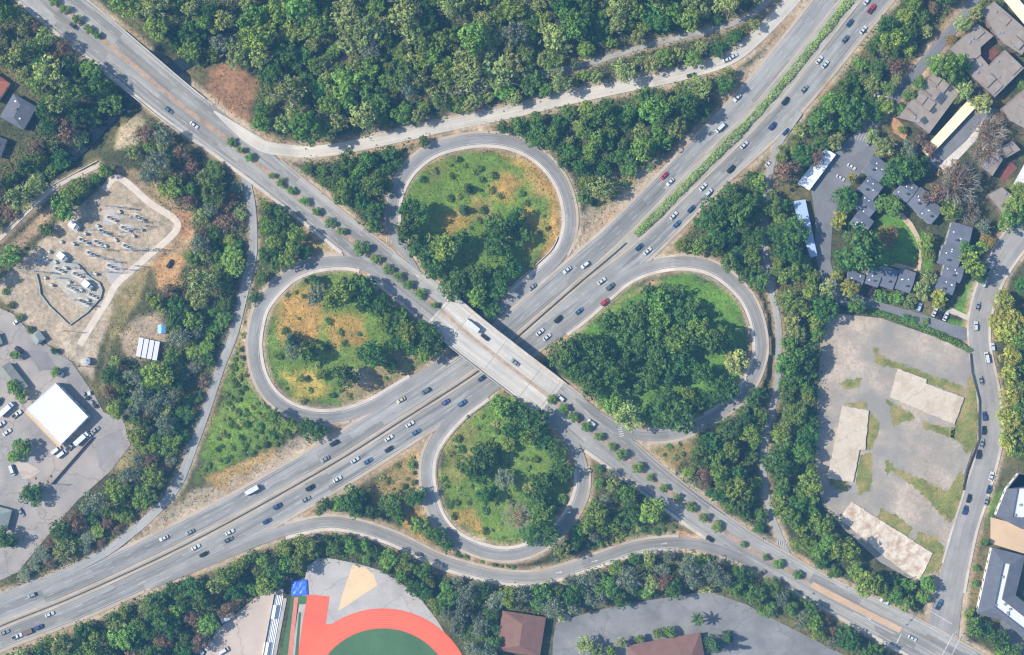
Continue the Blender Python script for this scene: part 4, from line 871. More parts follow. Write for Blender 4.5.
for k in range(4):
    a, b_ = Vector((903 + k * 7.4, 110 - k * 9.6)), Vector((912 + k * 7.4, 117 - k * 9.6)); wa, wb_ = W(a), W(b_); MB().box(((wa[0] + wb_[0]) / 2 - root.location.x, (wa[1] + wb_[1]) / 2 - root.location.y, 6.12), (math.dist(wa, wb_), .4, 1.1), math.atan2(wb_[1] - wa[1], wb_[0] - wa[0])).build('dividing_wall', Wb, root)
for k in range(4):
    a = Vector((921 + k * 8.4, 122 - k * 10.8)); wa = W(a); MB().box((wa[0] - root.location.x, wa[1] - root.location.y, 6.125), (2.6, 3.2, .5), .6).build('roof_well', M['dark_metal'], root)
wa = W((938, 100)); MB().box((wa[0] - root.location.x, wa[1] - root.location.y, 6.2), (4.2, 5.5, .15), -.65).build('solar_panel', paint('solar_blue', (.06, .075, .12), .2), root)
def carport(name, poly, h, roof, label, ribs=12):
    c, P = local(poly); root = empty(name, (c[0], c[1], Z0)); put(root, label, 'carport')
    v, f = prism_data(P, h, h + .18); link('roof', mesh('roof', v, f, roof), root)
    e = sorted(range(4), key=lambda i: -math.dist(P[i], P[(i + 1) % 4]))[0]; a0, a1 = Vector(P[e]), Vector(P[(e + 1) % 4]); b0, b1 = Vector(P[(e + 3) % 4]), Vector(P[(e + 2) % 4])
    for k in range(ribs):
        u = (k + .5) / ribs; p, q = a0.lerp(a1, u), b0.lerp(b1, u); m = (p + q) / 2; MB().box((m.x, m.y, h + .182), ((q - p).length * .98, .12, .07), math.atan2((q - p).y, (q - p).x)).build('roof_seam', roof, root)
        if k % 2 == 0:
            for s_ in (.12, .88): w_ = p.lerp(q, s_); MB().tube((w_.x, w_.y, -.2), (w_.x, w_.y, h - .003), .1, .1, 6).build('post', M['metal'], root)
    return root
sheet('orange_patio', rough([(890, 118), (897, 119), (908, 131), (905, 140), (893, 133)], .6, 3), Z0 + .02, surf('clay_patio', (.36, .19, .10), .2, .3))
carport('carport', [(966, 101), (974, 108), (927, 158), (920, 151.5)], 3.0, cream_roof, 'long cream roofed carport beside the dark lane', 18)
carport('carport', [(997, -4), (1006, -12), (1036, 24), (1028, 33)], 3.0, cream_roof, 'cream roofed carport in the upper right corner', 14)
carport('carport', [(791, 202), (804, 200), (816, 256), (809, 258)], 3.0, paint('blue_metal_roof', (.30, .39, .55), .5), 'long pale blue roofed carport beside the dark drive', 14)
carport('carport', [(796, 184), (824, 149), (834.5, 155.5), (808, 191)], 3.0, paint('white_metal_roof', (.62, .66, .70), .5), 'white roofed carport at the upper end of the drive', 12)
# motel with steep roof skirts round a white well
def mansard(name, poly, inner, label, seed, h=5.6):
    c, P = local(poly); root = empty(name, (c[0], c[1], Z0 - .3)); put(root, label, 'motel', 'dark roofed motel blocks'); v, f = prism_data(P, 0, h); link('wall', mesh('wall', v, f, Ww), root)
    O = inset(P, -.5); I = [(x - c[0], y - c[1]) for x, y in pw(inner)]
    if area2(I) < 0: I = I[::-1]
    # skirt built from the outer edge and the well by joining through a triangulated ring
    n, m = len(O), len(I); pts = [Vector((*p, 0)) for p in O] + [Vector((*p, 0)) for p in I]
    tri = tessellate_polygon([[Vector((*p, 0)) for p in O], [Vector((*p, 0)) for p in I]])
    vv = [(p.x, p.y, h if k < n else h + 2.0) for k, p in enumerate(pts)]; ff = []
    for a, b_, c_ in tri:
        s_ = (pts[b_] - pts[a]).cross(pts[c_] - pts[a]).z; ff.append((a, b_, c_) if s_ > 0 else (a, c_, b_))
    k0 = len(vv); vv += [(p[0], p[1], h + .6) for p in I]
    for i in range(m): ff.append((n + i, n + (i + 1) % m, k0 + (i + 1) % m, k0 + i)[::-1])
    link('roof', mesh('roof', vv, ff, R_dk), root); v, f = prism_data(inset(I, .02), h + .05, h + .55); w_ = link('roof_well', mesh('roof_well', v, f, white_roof), root)
    rng = random.Random(seed); IP = inset(I, .5); cnt = 0
    for _ in range(900):
        x, y = rng.uniform(min(p[0] for p in I), max(p[0] for p in I)), rng.uniform(min(p[1] for p in I), max(p[1] for p in I))
        if inpoly([x], [y], IP)[0] and inpoly([x + 512], [y], [(a + 512, b_) for a, b_ in IP])[0]:
            MB().box((x, y, h + .55), (1.1, 1.0, .9), rng.random()).build('air_conditioner', M['metal'], w_); cnt += 1
            if cnt > 6: break
    facade(root, P, h, .3, 4.2, 2)
mansard('motel_block', [(989.5, 547), (1020.5, 555), (1011, 594), (1060, 632), (1060, 672), (1001, 618), (975, 611)], [(999, 561), (1006, 562), (998, 597), (1052, 640), (1052, 652), (990, 604)], 'dark roofed angled motel block beside the street corner', 1)
mansard('motel_block', [(1004, 488), (1016, 473), (1070, 480), (1070, 535), (1018, 526.5), (993.5, 514)], [(1013, 487), (1021, 487), (1060, 500), (1060, 510), (1018, 516), (1008, 515)], 'dark roofed motel block above the tan driveway', 2)
# school buildings
gable('school_building', (521, 632), 21, 19, 9, 4.5, 3.0, R_rust, Wl, 'rust brown hip roofed building left of the bottom parking lot', 'building', hip=.5, chim=0, seed=8)
gable('school_building', (666, 655), 17, 36, 80, 4.5, 2.6, R_rust, Wl, 'rust brown roofed building below the bottom parking lot', 'building', hip=.35, chim=0, seed=9)
sheet('yard_island', t(0, 325, (55, 525), (105, 528), (160, 560), (120, 590), (88, 592)), Z0 + .1, M['tan_lot']); sheet('planter_kerb', [(556, 617), (566, 613), (571, 616), (569, 622), (559, 622)], Z0 + .25, M['concrete'])
for k in range(7): sheet('parking_stripe', [(858 + k * 2.6, 131 + k * .8), (858.5 + k * 2.6, 131 + k * .8), (854.5 + k * 2.6, 139 + k * .8), (854 + k * 2.6, 139 + k * .8)], Z0 + .006, M['line'], .05)
# fences and walls
def wall_run(name, pts, h, w_, mat, label, cat='wall', z=Z0 - .25):
    c = W(pts[0], z); root = empty(name, c); put(root, label, cat)
    for a, b_ in zip(pts, pts[1:]):
        wa, wb_ = W(a), W(b_); L = math.dist(wa, wb_); n = max(1, round(L / 3)); ang = math.atan2(wb_[1] - wa[1], wb_[0] - wa[0])
        for k in range(n):
            u = (k + .5) / n; MB().box((wa[0] + (wb_[0] - wa[0]) * u - c[0], wa[1] + (wb_[1] - wa[1]) * u - c[1], -.2), (L / n - .04, w_, h + .2), ang).build('panel', mat, root)
    return root
wall_run('yard_wall', [(52, 484), (93, 437)], 2.2, .3, M['dark_conc'], 'straight dark wall slanting across the yard below the warehouse'); wall_run('site_fence', [(969, 353), (971, 372), (978, 400), (978, 440), (966, 470), (962, 490)], 1.8, .12, M['dark_metal'], 'dark panel fence between the vacant lot and the street', 'fence')
wall_run('path_wall', [(2, 234), (52, 186), (98, 161)], 1.0, .35, M['sidewalk'], 'low pale wall beside the creek path at left', 'wall', .8)
wall_run('substation_wall', [(37, 274), (40, 285), (41, 294), (50, 306), (70, 325), (88, 312), (101, 298), (103, 290), (100, 283), (90, 277), (78, 264)], 1.1, .5, surf('grey_green_wall', (.26, .29, .26), .15, .4), 'low grey green wall looping round the lower substation yard')
# ------------------------------------------------------------------ vegetation
def leaves_from(centers, normals, size, rng, col, jitter=.45):
    """one small bent leaf-clump face (quad) per centre"""
    n = len(centers); nn = normals + rng.normal(0, jitter, (n, 3)); nn /= np.linalg.norm(nn, axis=1)[:, None] + 1e-9
    u = np.cross(nn, rng.normal(0, 1, (n, 3))); u /= np.linalg.norm(u, axis=1)[:, None] + 1e-9; w_ = np.cross(nn, u)
    s_ = size * rng.uniform(.6, 1.3, (n, 1)); a = rng.uniform(.5, .9, (n, 1))
    V = np.stack([centers - u * s_, centers - w_ * s_ * a + nn * s_ * .15, centers + u * s_, centers + w_ * s_ * a - nn * s_ * .1], 1).reshape(-1, 3)
    return V, np.arange(4 * n).reshape(n, 4), np.repeat(col, 4, 0)
def crown(seed, R, z0, z1, clumps, per, size, mat, name='crown', clump_r=.3, shape='round', colvar=.3, hollow=.45):
    """R crown radius, z0..z1 crown height range (metres)"""
    rng = np.random.RandomState(seed); C_, N_, K_ = [], [], []
    H = (z1 - z0) / 2; zc = (z0 + z1) / 2
    nl = rng.randint(5, 9); LC = []
    for k in range(nl):                                    # main limbs' foliage masses give the crown an uneven outline
        th = 2 * math.pi * (k + rng.uniform(-.35, .35)) / nl; q = rng.uniform(.32, .62); LC.append((np.array([math.cos(th) * R * q, math.sin(th) * R * q, zc + H * rng.uniform(-.35, .25)]), R * rng.uniform(.34, .52), H * rng.uniform(.5, .8), rng.uniform(1 - colvar * .5, 1 + colvar * .5)))
    LC.append((np.array([rng.uniform(-.15, .15) * R, rng.uniform(-.15, .15) * R, zc + .15 * H]), R * .5, H * .85, 1.0))
    for k in range(clumps):
        th = rng.uniform(0, 2 * math.pi); ph = math.acos(rng.uniform(-.35, 1)); lv = 1.0
        if shape == 'cone':
            u = rng.uniform(0, 1) ** 1.4; c = np.array([math.cos(th), math.sin(th), 0]) * R * (1 - u) * rng.uniform(.45, .95) + [0, 0, z0 + (z1 - z0) * u]; cr = R * (.34 * (1 - u) + .12)
        else:
            lc, lr, lh, lv = LC[rng.randint(len(LC))]
            c = lc + np.array([math.sin(ph) * math.cos(th) * lr, math.sin(ph) * math.sin(th) * lr, math.cos(ph) * lh]) * rng.uniform(.75, 1.0); cr = R * clump_r * rng.uniform(.5, 1.4)
        d = rng.normal(0, 1, (per, 3)); d[:, 2] = np.abs(d[:, 2]) * 1.0 - .25; d /= np.linalg.norm(d, axis=1)[:, None]
        C_.append(c + d * cr * rng.uniform(.7, 1.05, (per, 1)) * [1, 1, .8]); N_.append(d)
        v = lv * rng.uniform(1 - colvar * .6, 1 + colvar * .6); hue = rng.uniform(-.12, .12)
        K_.append(np.array([v * (1 + hue), v, v * (1 - hue)]) * rng.uniform(.85, 1.15, (per, 1)))
    V, F, K = leaves_from(np.concatenate(C_), np.concatenate(N_), size, rng, np.concatenate(K_))
    return fast_quads(name, V, F, mat, K)
def trunk_mesh(seed, h, r, spread, z_branch, mat, n=6, name='trunk', twigs=0):
    rng = random.Random(seed); b = MB(); b.tube((0, 0, -.6), (0, 0, z_branch), r, r * .75, 7)
    for k in range(n):
        a = 2 * math.pi * (k + rng.random() * .6) / n; m = (math.cos(a) * spread * .45, math.sin(a) * spread * .45, z_branch + (h - z_branch) * .45); e_ = (math.cos(a) * spread * .8, math.sin(a) * spread * .8, z_branch + (h - z_branch) * rng.uniform(.6, .95))
        b.tube((0, 0, z_branch - .3), m, r * .55, r * .32, 5); b.tube(m, e_, r * .32, r * .1, 5)
        for q in range(twigs):
            a2 = a + rng.uniform(-.9, .9); l = spread * rng.uniform(.25, .55); u = rng.uniform(.1, 1); s0 = Vector(m).lerp(Vector(e_), u); e2 = s0 + Vector((math.cos(a2) * l, math.sin(a2) * l, rng.uniform(.3, 1.6))); b.tube(s0, e2, r * .16, r * .05, 4, cap=False)
            for q2 in range(2):
                a3 = a2 + rng.uniform(-1, 1); s1 = s0.lerp(e2, rng.uniform(.3, .9)); b.tube(s1, s1 + Vector((math.cos(a3) * l * .5, math.sin(a3) * l * .5, rng.uniform(.1, .8))), r * .09, r * .03, 3, cap=False)
    return mesh(name, b.v, b.f, mat)
LM = {'laurel': leaf_mat('laurel_leaf', (.105, .205, .040), .035, .2, .2), 'oak': leaf_mat('oak_leaf', (.075, .165, .034), .03, .2, .18), 'green': leaf_mat('green_leaf', (.17, .285, .048), .04, .22, .24), 'olive': leaf_mat('olive_leaf', (.275, .33, .095), .03, .22, .28),
      'grey': leaf_mat('grey_leaf', (.175, .215, .13), .03, .2, .22), 'brown': leaf_mat('brown_leaf', (.235, .16, .095), .02, .2, .25), 'street': leaf_mat('bright_leaf', (.135, .245, .05), .03, .25, .15), 'yellow': leaf_mat('yellow_leaf', (.34, .36, .06), .02, .25, .18),
      'rust': leaf_mat('rust_leaf', (.29, .19, .055), .03, .25, .15), 'shrub': leaf_mat('shrub_leaf', (.125, .21, .05), .06, .22, .35), 'pine': leaf_mat('pine_needle', (.07, .13, .05), .04, .15, .2), 'plum': leaf_mat('plum_leaf', (.075, .04, .05), .03, .2, .2)}
# crowns are modelled at a radius of 5 m
KINDS = {}
def kind(key, name, words, variants): KINDS[key] = (name, words, variants)
kind('oak', 'oak_tree', 'dark green oak', [(crown(10 + k, 5, 2.2, 9.2, 84, 30, .36, LM['oak'], clump_r=.19), trunk_mesh(k, 7.5, .42, 4.2, 2.2, M['bark'])) for k in range(4)])
kind('laurel', 'laurel_tree', 'deep green laurel', [(crown(330 + k, 5, 2.0, 9.6, 84, 30, .36, LM['laurel'], clump_r=.18), trunk_mesh(k + 109, 8, .40, 4.2, 2.0, M['bark'])) for k in range(3)])
kind('green', 'broadleaf_tree', 'mid green broadleaf tree', [(crown(30 + k, 5, 2.6, 10.5, 84, 30, .36, LM['green'], clump_r=.18, colvar=.35), trunk_mesh(k + 9, 8.5, .38, 4.2, 2.6, M['bark'])) for k in range(4)])
kind('olive', 'willow_tree', 'pale olive green willow', [(crown(50 + k, 5, 2.4, 10.5, 80, 26, .34, LM['olive'], clump_r=.18, colvar=.35), trunk_mesh(k + 19, 8.5, .36, 4.4, 2.4, M['pale_bark'], 8, twigs=2)) for k in range(3)])
kind('grey', 'eucalyptus_tree', 'grey green eucalyptus', [(crown(70 + k, 5, 3.0, 12.5, 76, 22, .33, LM['grey'], clump_r=.18, colvar=.3), trunk_mesh(k + 29, 11, .36, 4.4, 3, M['pale_bark'], 8, twigs=3)) for k in range(3)])
kind('brown', 'brown_tree', 'brown leaved tree', [(crown(90 + k, 5, 2.2, 8.8, 40, 34, .34, LM['brown'], clump_r=.24, colvar=.3), trunk_mesh(k + 39, 8, .34, 4.4, 2.2, M['bark'], 8, twigs=4)) for k in range(2)])
kind('street', 'median_tree', 'bright green round median tree', [(crown(110 + k, 5, 3.4, 11.5, 26, 50, .62, LM['street'], clump_r=.4), trunk_mesh(k + 49, 8, .45, 3.2, 3.4, M['bark'])) for k in range(2)])
kind('yellow', 'street_tree', 'yellow green street tree', [(crown(130 + k, 5, 2.8, 11, 80, 28, .36, LM['yellow'], clump_r=.19), trunk_mesh(k + 59, 9, .36, 4, 2.8, M['bark'])) for k in range(2)])
kind('rust', 'rust_tree', 'rust coloured tree', [(crown(150, 5, 2.4, 9.5, 36, 55, .42, LM['rust'], clump_r=.3), trunk_mesh(69, 8, .36, 4, 2.4, M['bark']))])
kind('pine', 'pine_tree', 'dark conical pine', [(crown(170 + k, 4.2, 1.2, 13.5, 46, 44, .40, LM['pine'], shape='cone'), trunk_mesh(k + 79, 12, .36, 1.2, 9, M['bark'], 4)) for k in range(2)])
kind('bare', 'bare_tree', 'leafless pale branched tree', [(crown(190 + k, 5, 3, 8.6, 34, 26, .26, LM['brown'], clump_r=.26), trunk_mesh(k + 89, 9, .26, 5.0, 2.2, M['pale_bark'], 13, twigs=9)) for k in range(2)])
kind('plum', 'plum_tree', 'purple leaved tree', [(crown(210, 5, 2.4, 9, 34, 50, .42, LM['plum'], clump_r=.3), trunk_mesh(99, 8, .34, 4, 2.4, M['bark']))])
SHRUB = [crown(230 + k, 2, .0, 2.1, 18, 34, .26, LM['shrub'], 'foliage', clump_r=.38) for k in range(4)]
OSHRUB = [crown(240 + k, 2, .0, 2.1, 16, 30, .26, LM['olive'], 'foliage', clump_r=.38) for k in range(2)]
TREES = []           # region phrase, kind, px, py, radius px, object
rt_ = random.Random(99)
def tree(k, px, py, r, phrase, group=None, label=None, hs=None, lift=0):
    hs = (rt_.uniform(.8, 1.35) * (.55 if px < 260 and np.hypot(tl.p[:, 0] - px, tl.p[:, 1] - py).min() < 34 else 1)) if hs is None else hs; name, words, var = KINDS[k]; cm, tm = rt_.choice(var); s_ = r * S / 5.0
    f_ = 1 - 6.0 * min(1.3, r / 10) / CAM_H      # stand it where its crown appears from this height
    qx, qy = 512 + (px - 512) * f_, 327.5 + (py - 327.5) * f_
    root = empty(name, W((qx, qy), hz(qx, qy) - .05 + lift), rt_.uniform(0, 6.28)); root.scale = (s_ * rt_.uniform(.85, 1.15), s_ * rt_.uniform(.85, 1.15), s_ * rt_.uniform(.9, 1.1) * hs)
    link('trunk', tm, root); link('crown', cm, root)
    TREES.append((phrase, k, px, py, r, root, group, label)); return root
def shrub(px, py, r, phrase, olive=False):
    f_ = 1 - 1.0 / CAM_H; px, py = 512 + (px - 512) * f_, 327.5 + (py - 327.5) * f_
    s_ = r * S / 2.0; o = link('shrub', rt_.choice(OSHRUB if olive else SHRUB), None, W((px, py), hz(px, py) - .05), (0, 0, rt_.uniform(0, 6.28)), (s_, s_ * rt_.uniform(.85, 1.15), s_ * rt_.uniform(.7, 1.1)))
    TREES.append((phrase, 'shrub', px, py, r, o, None, None)); return o
TAKEN = []
def free(px, py, r, k=.74):
    return all((px - x) ** 2 + (py - y) ** 2 > (k * (r + q)) ** 2 for x, y, q in TAKEN)
# trees that can be told apart, placed one by one:  kind, x, y, radius
k4 = lambda ox, oy, L: [(k, ox + x * k8, oy + y * k8, r * k8) for k, x, y, r in L]
SINGLE = [
 ('inside the top loop', k4(256, 164, [('oak', 610, 185, 66), ('oak', 590, 265, 60), ('oak', 640, 335, 58), ('green', 715, 330, 62), ('oak', 790, 290, 50), ('pine', 815, 95, 24), ('pine', 800, 178, 24), ('oak', 930, 250, 58), ('oak', 930, 330, 62), ('oak', 760, 470, 62), ('oak', 850, 430, 58), ('green', 845, 500, 55), ('oak', 930, 460, 50), ('oak', 1000, 210, 46), ('oak', 1025, 280, 44), ('oak', 985, 400, 44), ('oak', 900, 560, 44), ('oak', 690, 405, 46)])),
 ('inside the left loop', k4(256, 164, [('green', 332, 505, 58), ('oak', 415, 485, 62), ('grey', 238, 508, 46), ('oak', 480, 545, 46), ('green', 500, 610, 44), ('oak', 560, 600, 48), ('green', 590, 650, 48), ('oak', 650, 640, 46), ('oak', 230, 450, 24)]) + k4(256, 325, [('pine', 140, 55, 34), ('grey', 150, 105, 40), ('oak', 205, 100, 44), ('oak', 452, 112, 60), ('oak', 522, 160, 34), ('oak', 345, 197, 54), ('oak', 600, 60, 50), ('oak', 670, 50, 50), ('green', 640, 108, 40), ('oak', 540, 60, 44), ('olive', 690, 95, 36), ('green', 255, 190, 24), ('green', 175, 206, 17)])),
 ('inside the bottom loop', k4(256, 325, [('oak', 870, 505, 62), ('oak', 815, 545, 44), ('oak', 850, 570, 40), ('grey', 955, 590, 44), ('oak', 890, 648, 44), ('green', 945, 318, 50), ('oak', 985, 400, 46), ('green', 970, 460, 36)]) + k4(512, 325, [('oak', 30, 340, 50), ('oak', 90, 370, 52), ('oak', 120, 440, 44), ('green', 60, 430, 36), ('oak', 170, 480, 46), ('oak', 185, 560, 46), ('oak', 120, 605, 48)]) + k4(512, 485, [('oak', 90, 55, 54), ('green', 120, 115, 56), ('oak', 75, 180, 52), ('oak', 130, 170, 60), ('bare', 20, 120, 50), ('olive', 70, 10, 36), ])),
 ('inside the right loop', k4(512, 164, [('oak', 370, 620, 60), ('oak', 470, 590, 62), ('green', 560, 540, 66), ('oak', 610, 500, 50), ('oak', 640, 590, 66), ('oak', 700, 560, 56), ('green', 560, 620, 56), ('green', 720, 640, 56), ('oak', 530, 500, 40)]) + k4(512, 325, [('oak', 200, 110, 66), ('oak', 280, 80, 62), ('oak', 250, 170, 62), ('oak', 340, 110, 62), ('oak', 310, 230, 62), ('oak', 430, 60, 60), ('oak', 500, 60, 62), ('oak', 440, 140, 56), ('oak', 560, 110, 62), ('green', 640, 60, 62), ('oak', 720, 50, 56), ('oak', 790, 55, 62), ('oak', 650, 140, 60), ('oak', 390, 210, 56), ('oak', 520, 200, 60), ('oak', 610, 200, 50), ('oak', 730, 190, 52), ('olive', 855, 135, 50), ('oak', 810, 245, 62), ('green', 370, 290, 52), ('olive', 440, 345, 64), ('oak', 590, 285, 52), ('green', 665, 265, 34), ('oak', 640, 350, 62), ('oak', 560, 350, 56), ('oak', 700, 315, 46), ('oak', 760, 285, 36), ('oak', 470, 240, 30)])),
 ('left of the bottom loop', k4(256, 485, [('oak', 370, 50, 50), ('oak', 385, 95, 40), ('green', 310, 75, 30), ('oak', 265, 75, 28), ('oak', 525, 75, 52), ('oak', 615, 40, 44), ('oak', 550, 120, 34), ('green', 635, 150, 40), ('oak', 450, 105, 30)]) + k4(256, 485, [('oak', 700, 195, 40), ('green', 665, 180, 30), ('oak', 740, 235, 30)])),
 ('in the verge left of the left loop', k4(256, 325, [('oak', 205, 400, 44), ('oak', 240, 405, 34), ('green', 75, 350, 36), ('green', 140, 375, 22)])),
 ('in the yard by the warehouse', k4(0, 325, [('green', 85, 475, 42), ('green', 55, 505, 26), ('green', 60, 115, 22), ('green', 215, 180, 22), ('oak', 210, 100, 16)]) + k4(0, 485, [('oak', 120, 40, 46), ('oak', 15, 200, 44), ('oak', 45, 215, 30)]) + k4(0, 325, [('green', 55, 240, 32), ('green', 90, 270, 30), ('oak', 30, 195, 16)])),
 ('by the townhouse lawn', k4(768, 164, [('oak', 340, 330, 95), ('oak', 290, 370, 50), ('rust', 460, 275, 46), ('street', 465, 155, 42), ('oak', 295, 135, 50), ('yellow', 270, 215, 34), ('yellow', 320, 60, 26), ('oak', 500, 30, 62), ('oak', 560, 30, 50), ('oak', 465, 55, 40), ('green', 700, 175, 50), ('brown', 645, 110, 50), ('bare', 720, 80, 70), ('bare', 765, 180, 46), ('brown', 700, 40, 56), ('green', 780, 380, 50), ('green', 760, 330, 36), ('oak', 810, 430, 36), ('rust', 845, 300, 30), ('green', 820, 320, 30), ('plum', 400, 490, 22), ('green', 430, 512, 28), ('green', 490, 515, 34), ('olive', 540, 530, 28), ('yellow', 310, 480, 40), ('yellow', 265, 430, 26), ('olive', 220, 485, 40), ('green', 335, 545, 36), ('olive', 590, 480, 40), ('yellow', 655, 520, 44), ('olive', 610, 440, 34), ('green', 600, 300, 34), ('green', 615, 350, 34), ('grey', 830, 240, 34)])),
 ('beside the street at right', k4(768, 164, [('yellow', 905, 530, 48), ('yellow', 880, 600, 44), ('yellow', 935, 600, 46), ('oak', 975, 470, 36), ('green', 960, 640, 40), ('oak', 985, 600, 30)]) + k4(768, 325, [('yellow', 915, 40, 46), ('yellow', 930, 120, 48), ('yellow', 920, 200, 46), ('green', 975, 150, 44), ('yellow', 930, 280, 48), ('green', 985, 240, 44), ('yellow', 920, 360, 48), ('yellow', 915, 430, 46), ('green', 975, 330, 44), ('green', 975, 430, 50), ('green', 960, 480, 36), ('green', 970, 60, 40)]) + k4(768, 485, [('green', 830, 220, 18), ('green', 800, 320, 14), ('green', 795, 380, 16), ('green', 790, 540, 38), ('oak', 830, 560, 40), ('oak', 880, 590, 44), ('green', 900, 630, 44), ('oak', 950, 650, 40), ('green', 770, 490, 22)])),
 ('around the brown apartments', k4(768, 0, [('green', 650, 250, 44), ('green', 700, 270, 50), ('green', 745, 240, 40), ('green', 730, 305, 36), ('olive', 760, 345, 44), ('olive', 810, 400, 46), ('olive', 725, 380, 28), ('olive', 790, 50, 34), ('olive', 745, 100, 40), ('green', 820, 20, 26), ('oak', 880, 20, 22), ('rust', 705, 155, 26), ('street', 575, 320, 24), ('street', 540, 365, 24), ('street', 510, 425, 22), ('street', 460, 340, 26), ('olive', 495, 300, 26), ('bare', 840, 510, 66), ('bare', 830, 570, 56), ('brown', 590, 530, 32), ('brown', 890, 465, 34), ('grey', 880, 560, 30), ('green', 515, 500, 18), ('olive', 400, 525, 36), ('olive', 450, 565, 40), ('grey', 535, 575, 34), ('oak', 570, 625, 48), ('oak', 505, 640, 46), ('brown', 620, 575, 34), ('oak', 420, 440, 44), ('oak', 395, 395, 40), ('green', 450, 405, 34), ('green', 980, 330, 20)]) + k4(840, 110, []) + k4(768, 164, [('green', 975, 100, 40), ('green', 950, 150, 44), ('green', 930, 220, 50), ('oak', 985, 190, 46)])),
 ('in the bottom parking lot', k4(512, 485, [('green', 195, 512, 18), ('green', 560, 570, 22), ('green', 605, 565, 24), ('green', 490, 590, 22), ('olive', 425, 605, 24), ('olive', 280, 615, 40), ('olive', 330, 640, 36), ('green', 380, 640, 28), ('pine', 780, 620, 46), ('pine', 830, 590, 30), ('green', 105, 560, 12)])),
 ('by the highway median break', []),
]
for phrase, L in SINGLE:
    for k, x, y, r in L:
        TAKEN.append((x, y, r)); tree(k, x, y, r, phrase)
# trees of the highway median, named by their place from the bridge
med_nw = [(435, 305.5, 4.2), (422, 294.6, 5.6), (409, 285.5, 5.6), (399, 277, 5.6), (388, 268, 5.6), (376, 259, 5.8), (362, 248, 9), (342, 232, 5), (331, 223, 6), (318, 213, 5.6), (305, 203, 5.6), (292, 193, 5.6), (281, 184, 5), (273, 176.5, 4), (251, 158, 5), (241, 151, 4.6), (232, 143, 5), (99, 37, 5), (90, 28, 5), (79, 20, 6), (65, 10, 5.6), (54, 1, 5.6)]
med_se = [(551.5, 397, 6), (562, 407, 5.6), (573.5, 416, 5.8), (585, 426, 6), (598, 435, 5.6), (611, 445.5, 4.4), (620, 453, 7), (637, 466.5, 6.6), (649.6, 477.6, 4.2), (662.6, 487, 5.2), (676, 497, 5.2), (690, 507, 5.6), (703, 517, 5.6), (717, 526, 5.8), (743, 545, 3.6), (764, 557, 4.2), (779, 564, 5.6), (797, 575, 6)]
ORD = ['nearest', 'second', 'third', 'fourth', 'fifth', 'sixth', 'seventh', 'eighth', 'ninth', 'tenth', 'eleventh', 'twelfth', 'thirteenth', 'fourteenth', 'fifteenth', 'sixteenth', 'seventeenth', 'eighteenth', 'nineteenth', 'twentieth', 'twenty-first', 'twenty-second']
for L, side in ((med_nw, 'upper left'), (med_se, 'lower right')):
    for n_, (x, y, r) in enumerate(L):
        i, d, lat = sr.near((x, y)); q = sr.p[i]; TAKEN.append((x, y, r)); big = r > 8
        lb = f"{'large' if big else 'round'} bright green median tree, {ORD[n_]} {'to' if n_ == 0 else 'from'} the bridge on its {side} side"
        tree('street', q[0], q[1], r * .8, 'median', 'round trees of the highway median', lb, .68, 0).location.z = sr.z[i] + .1
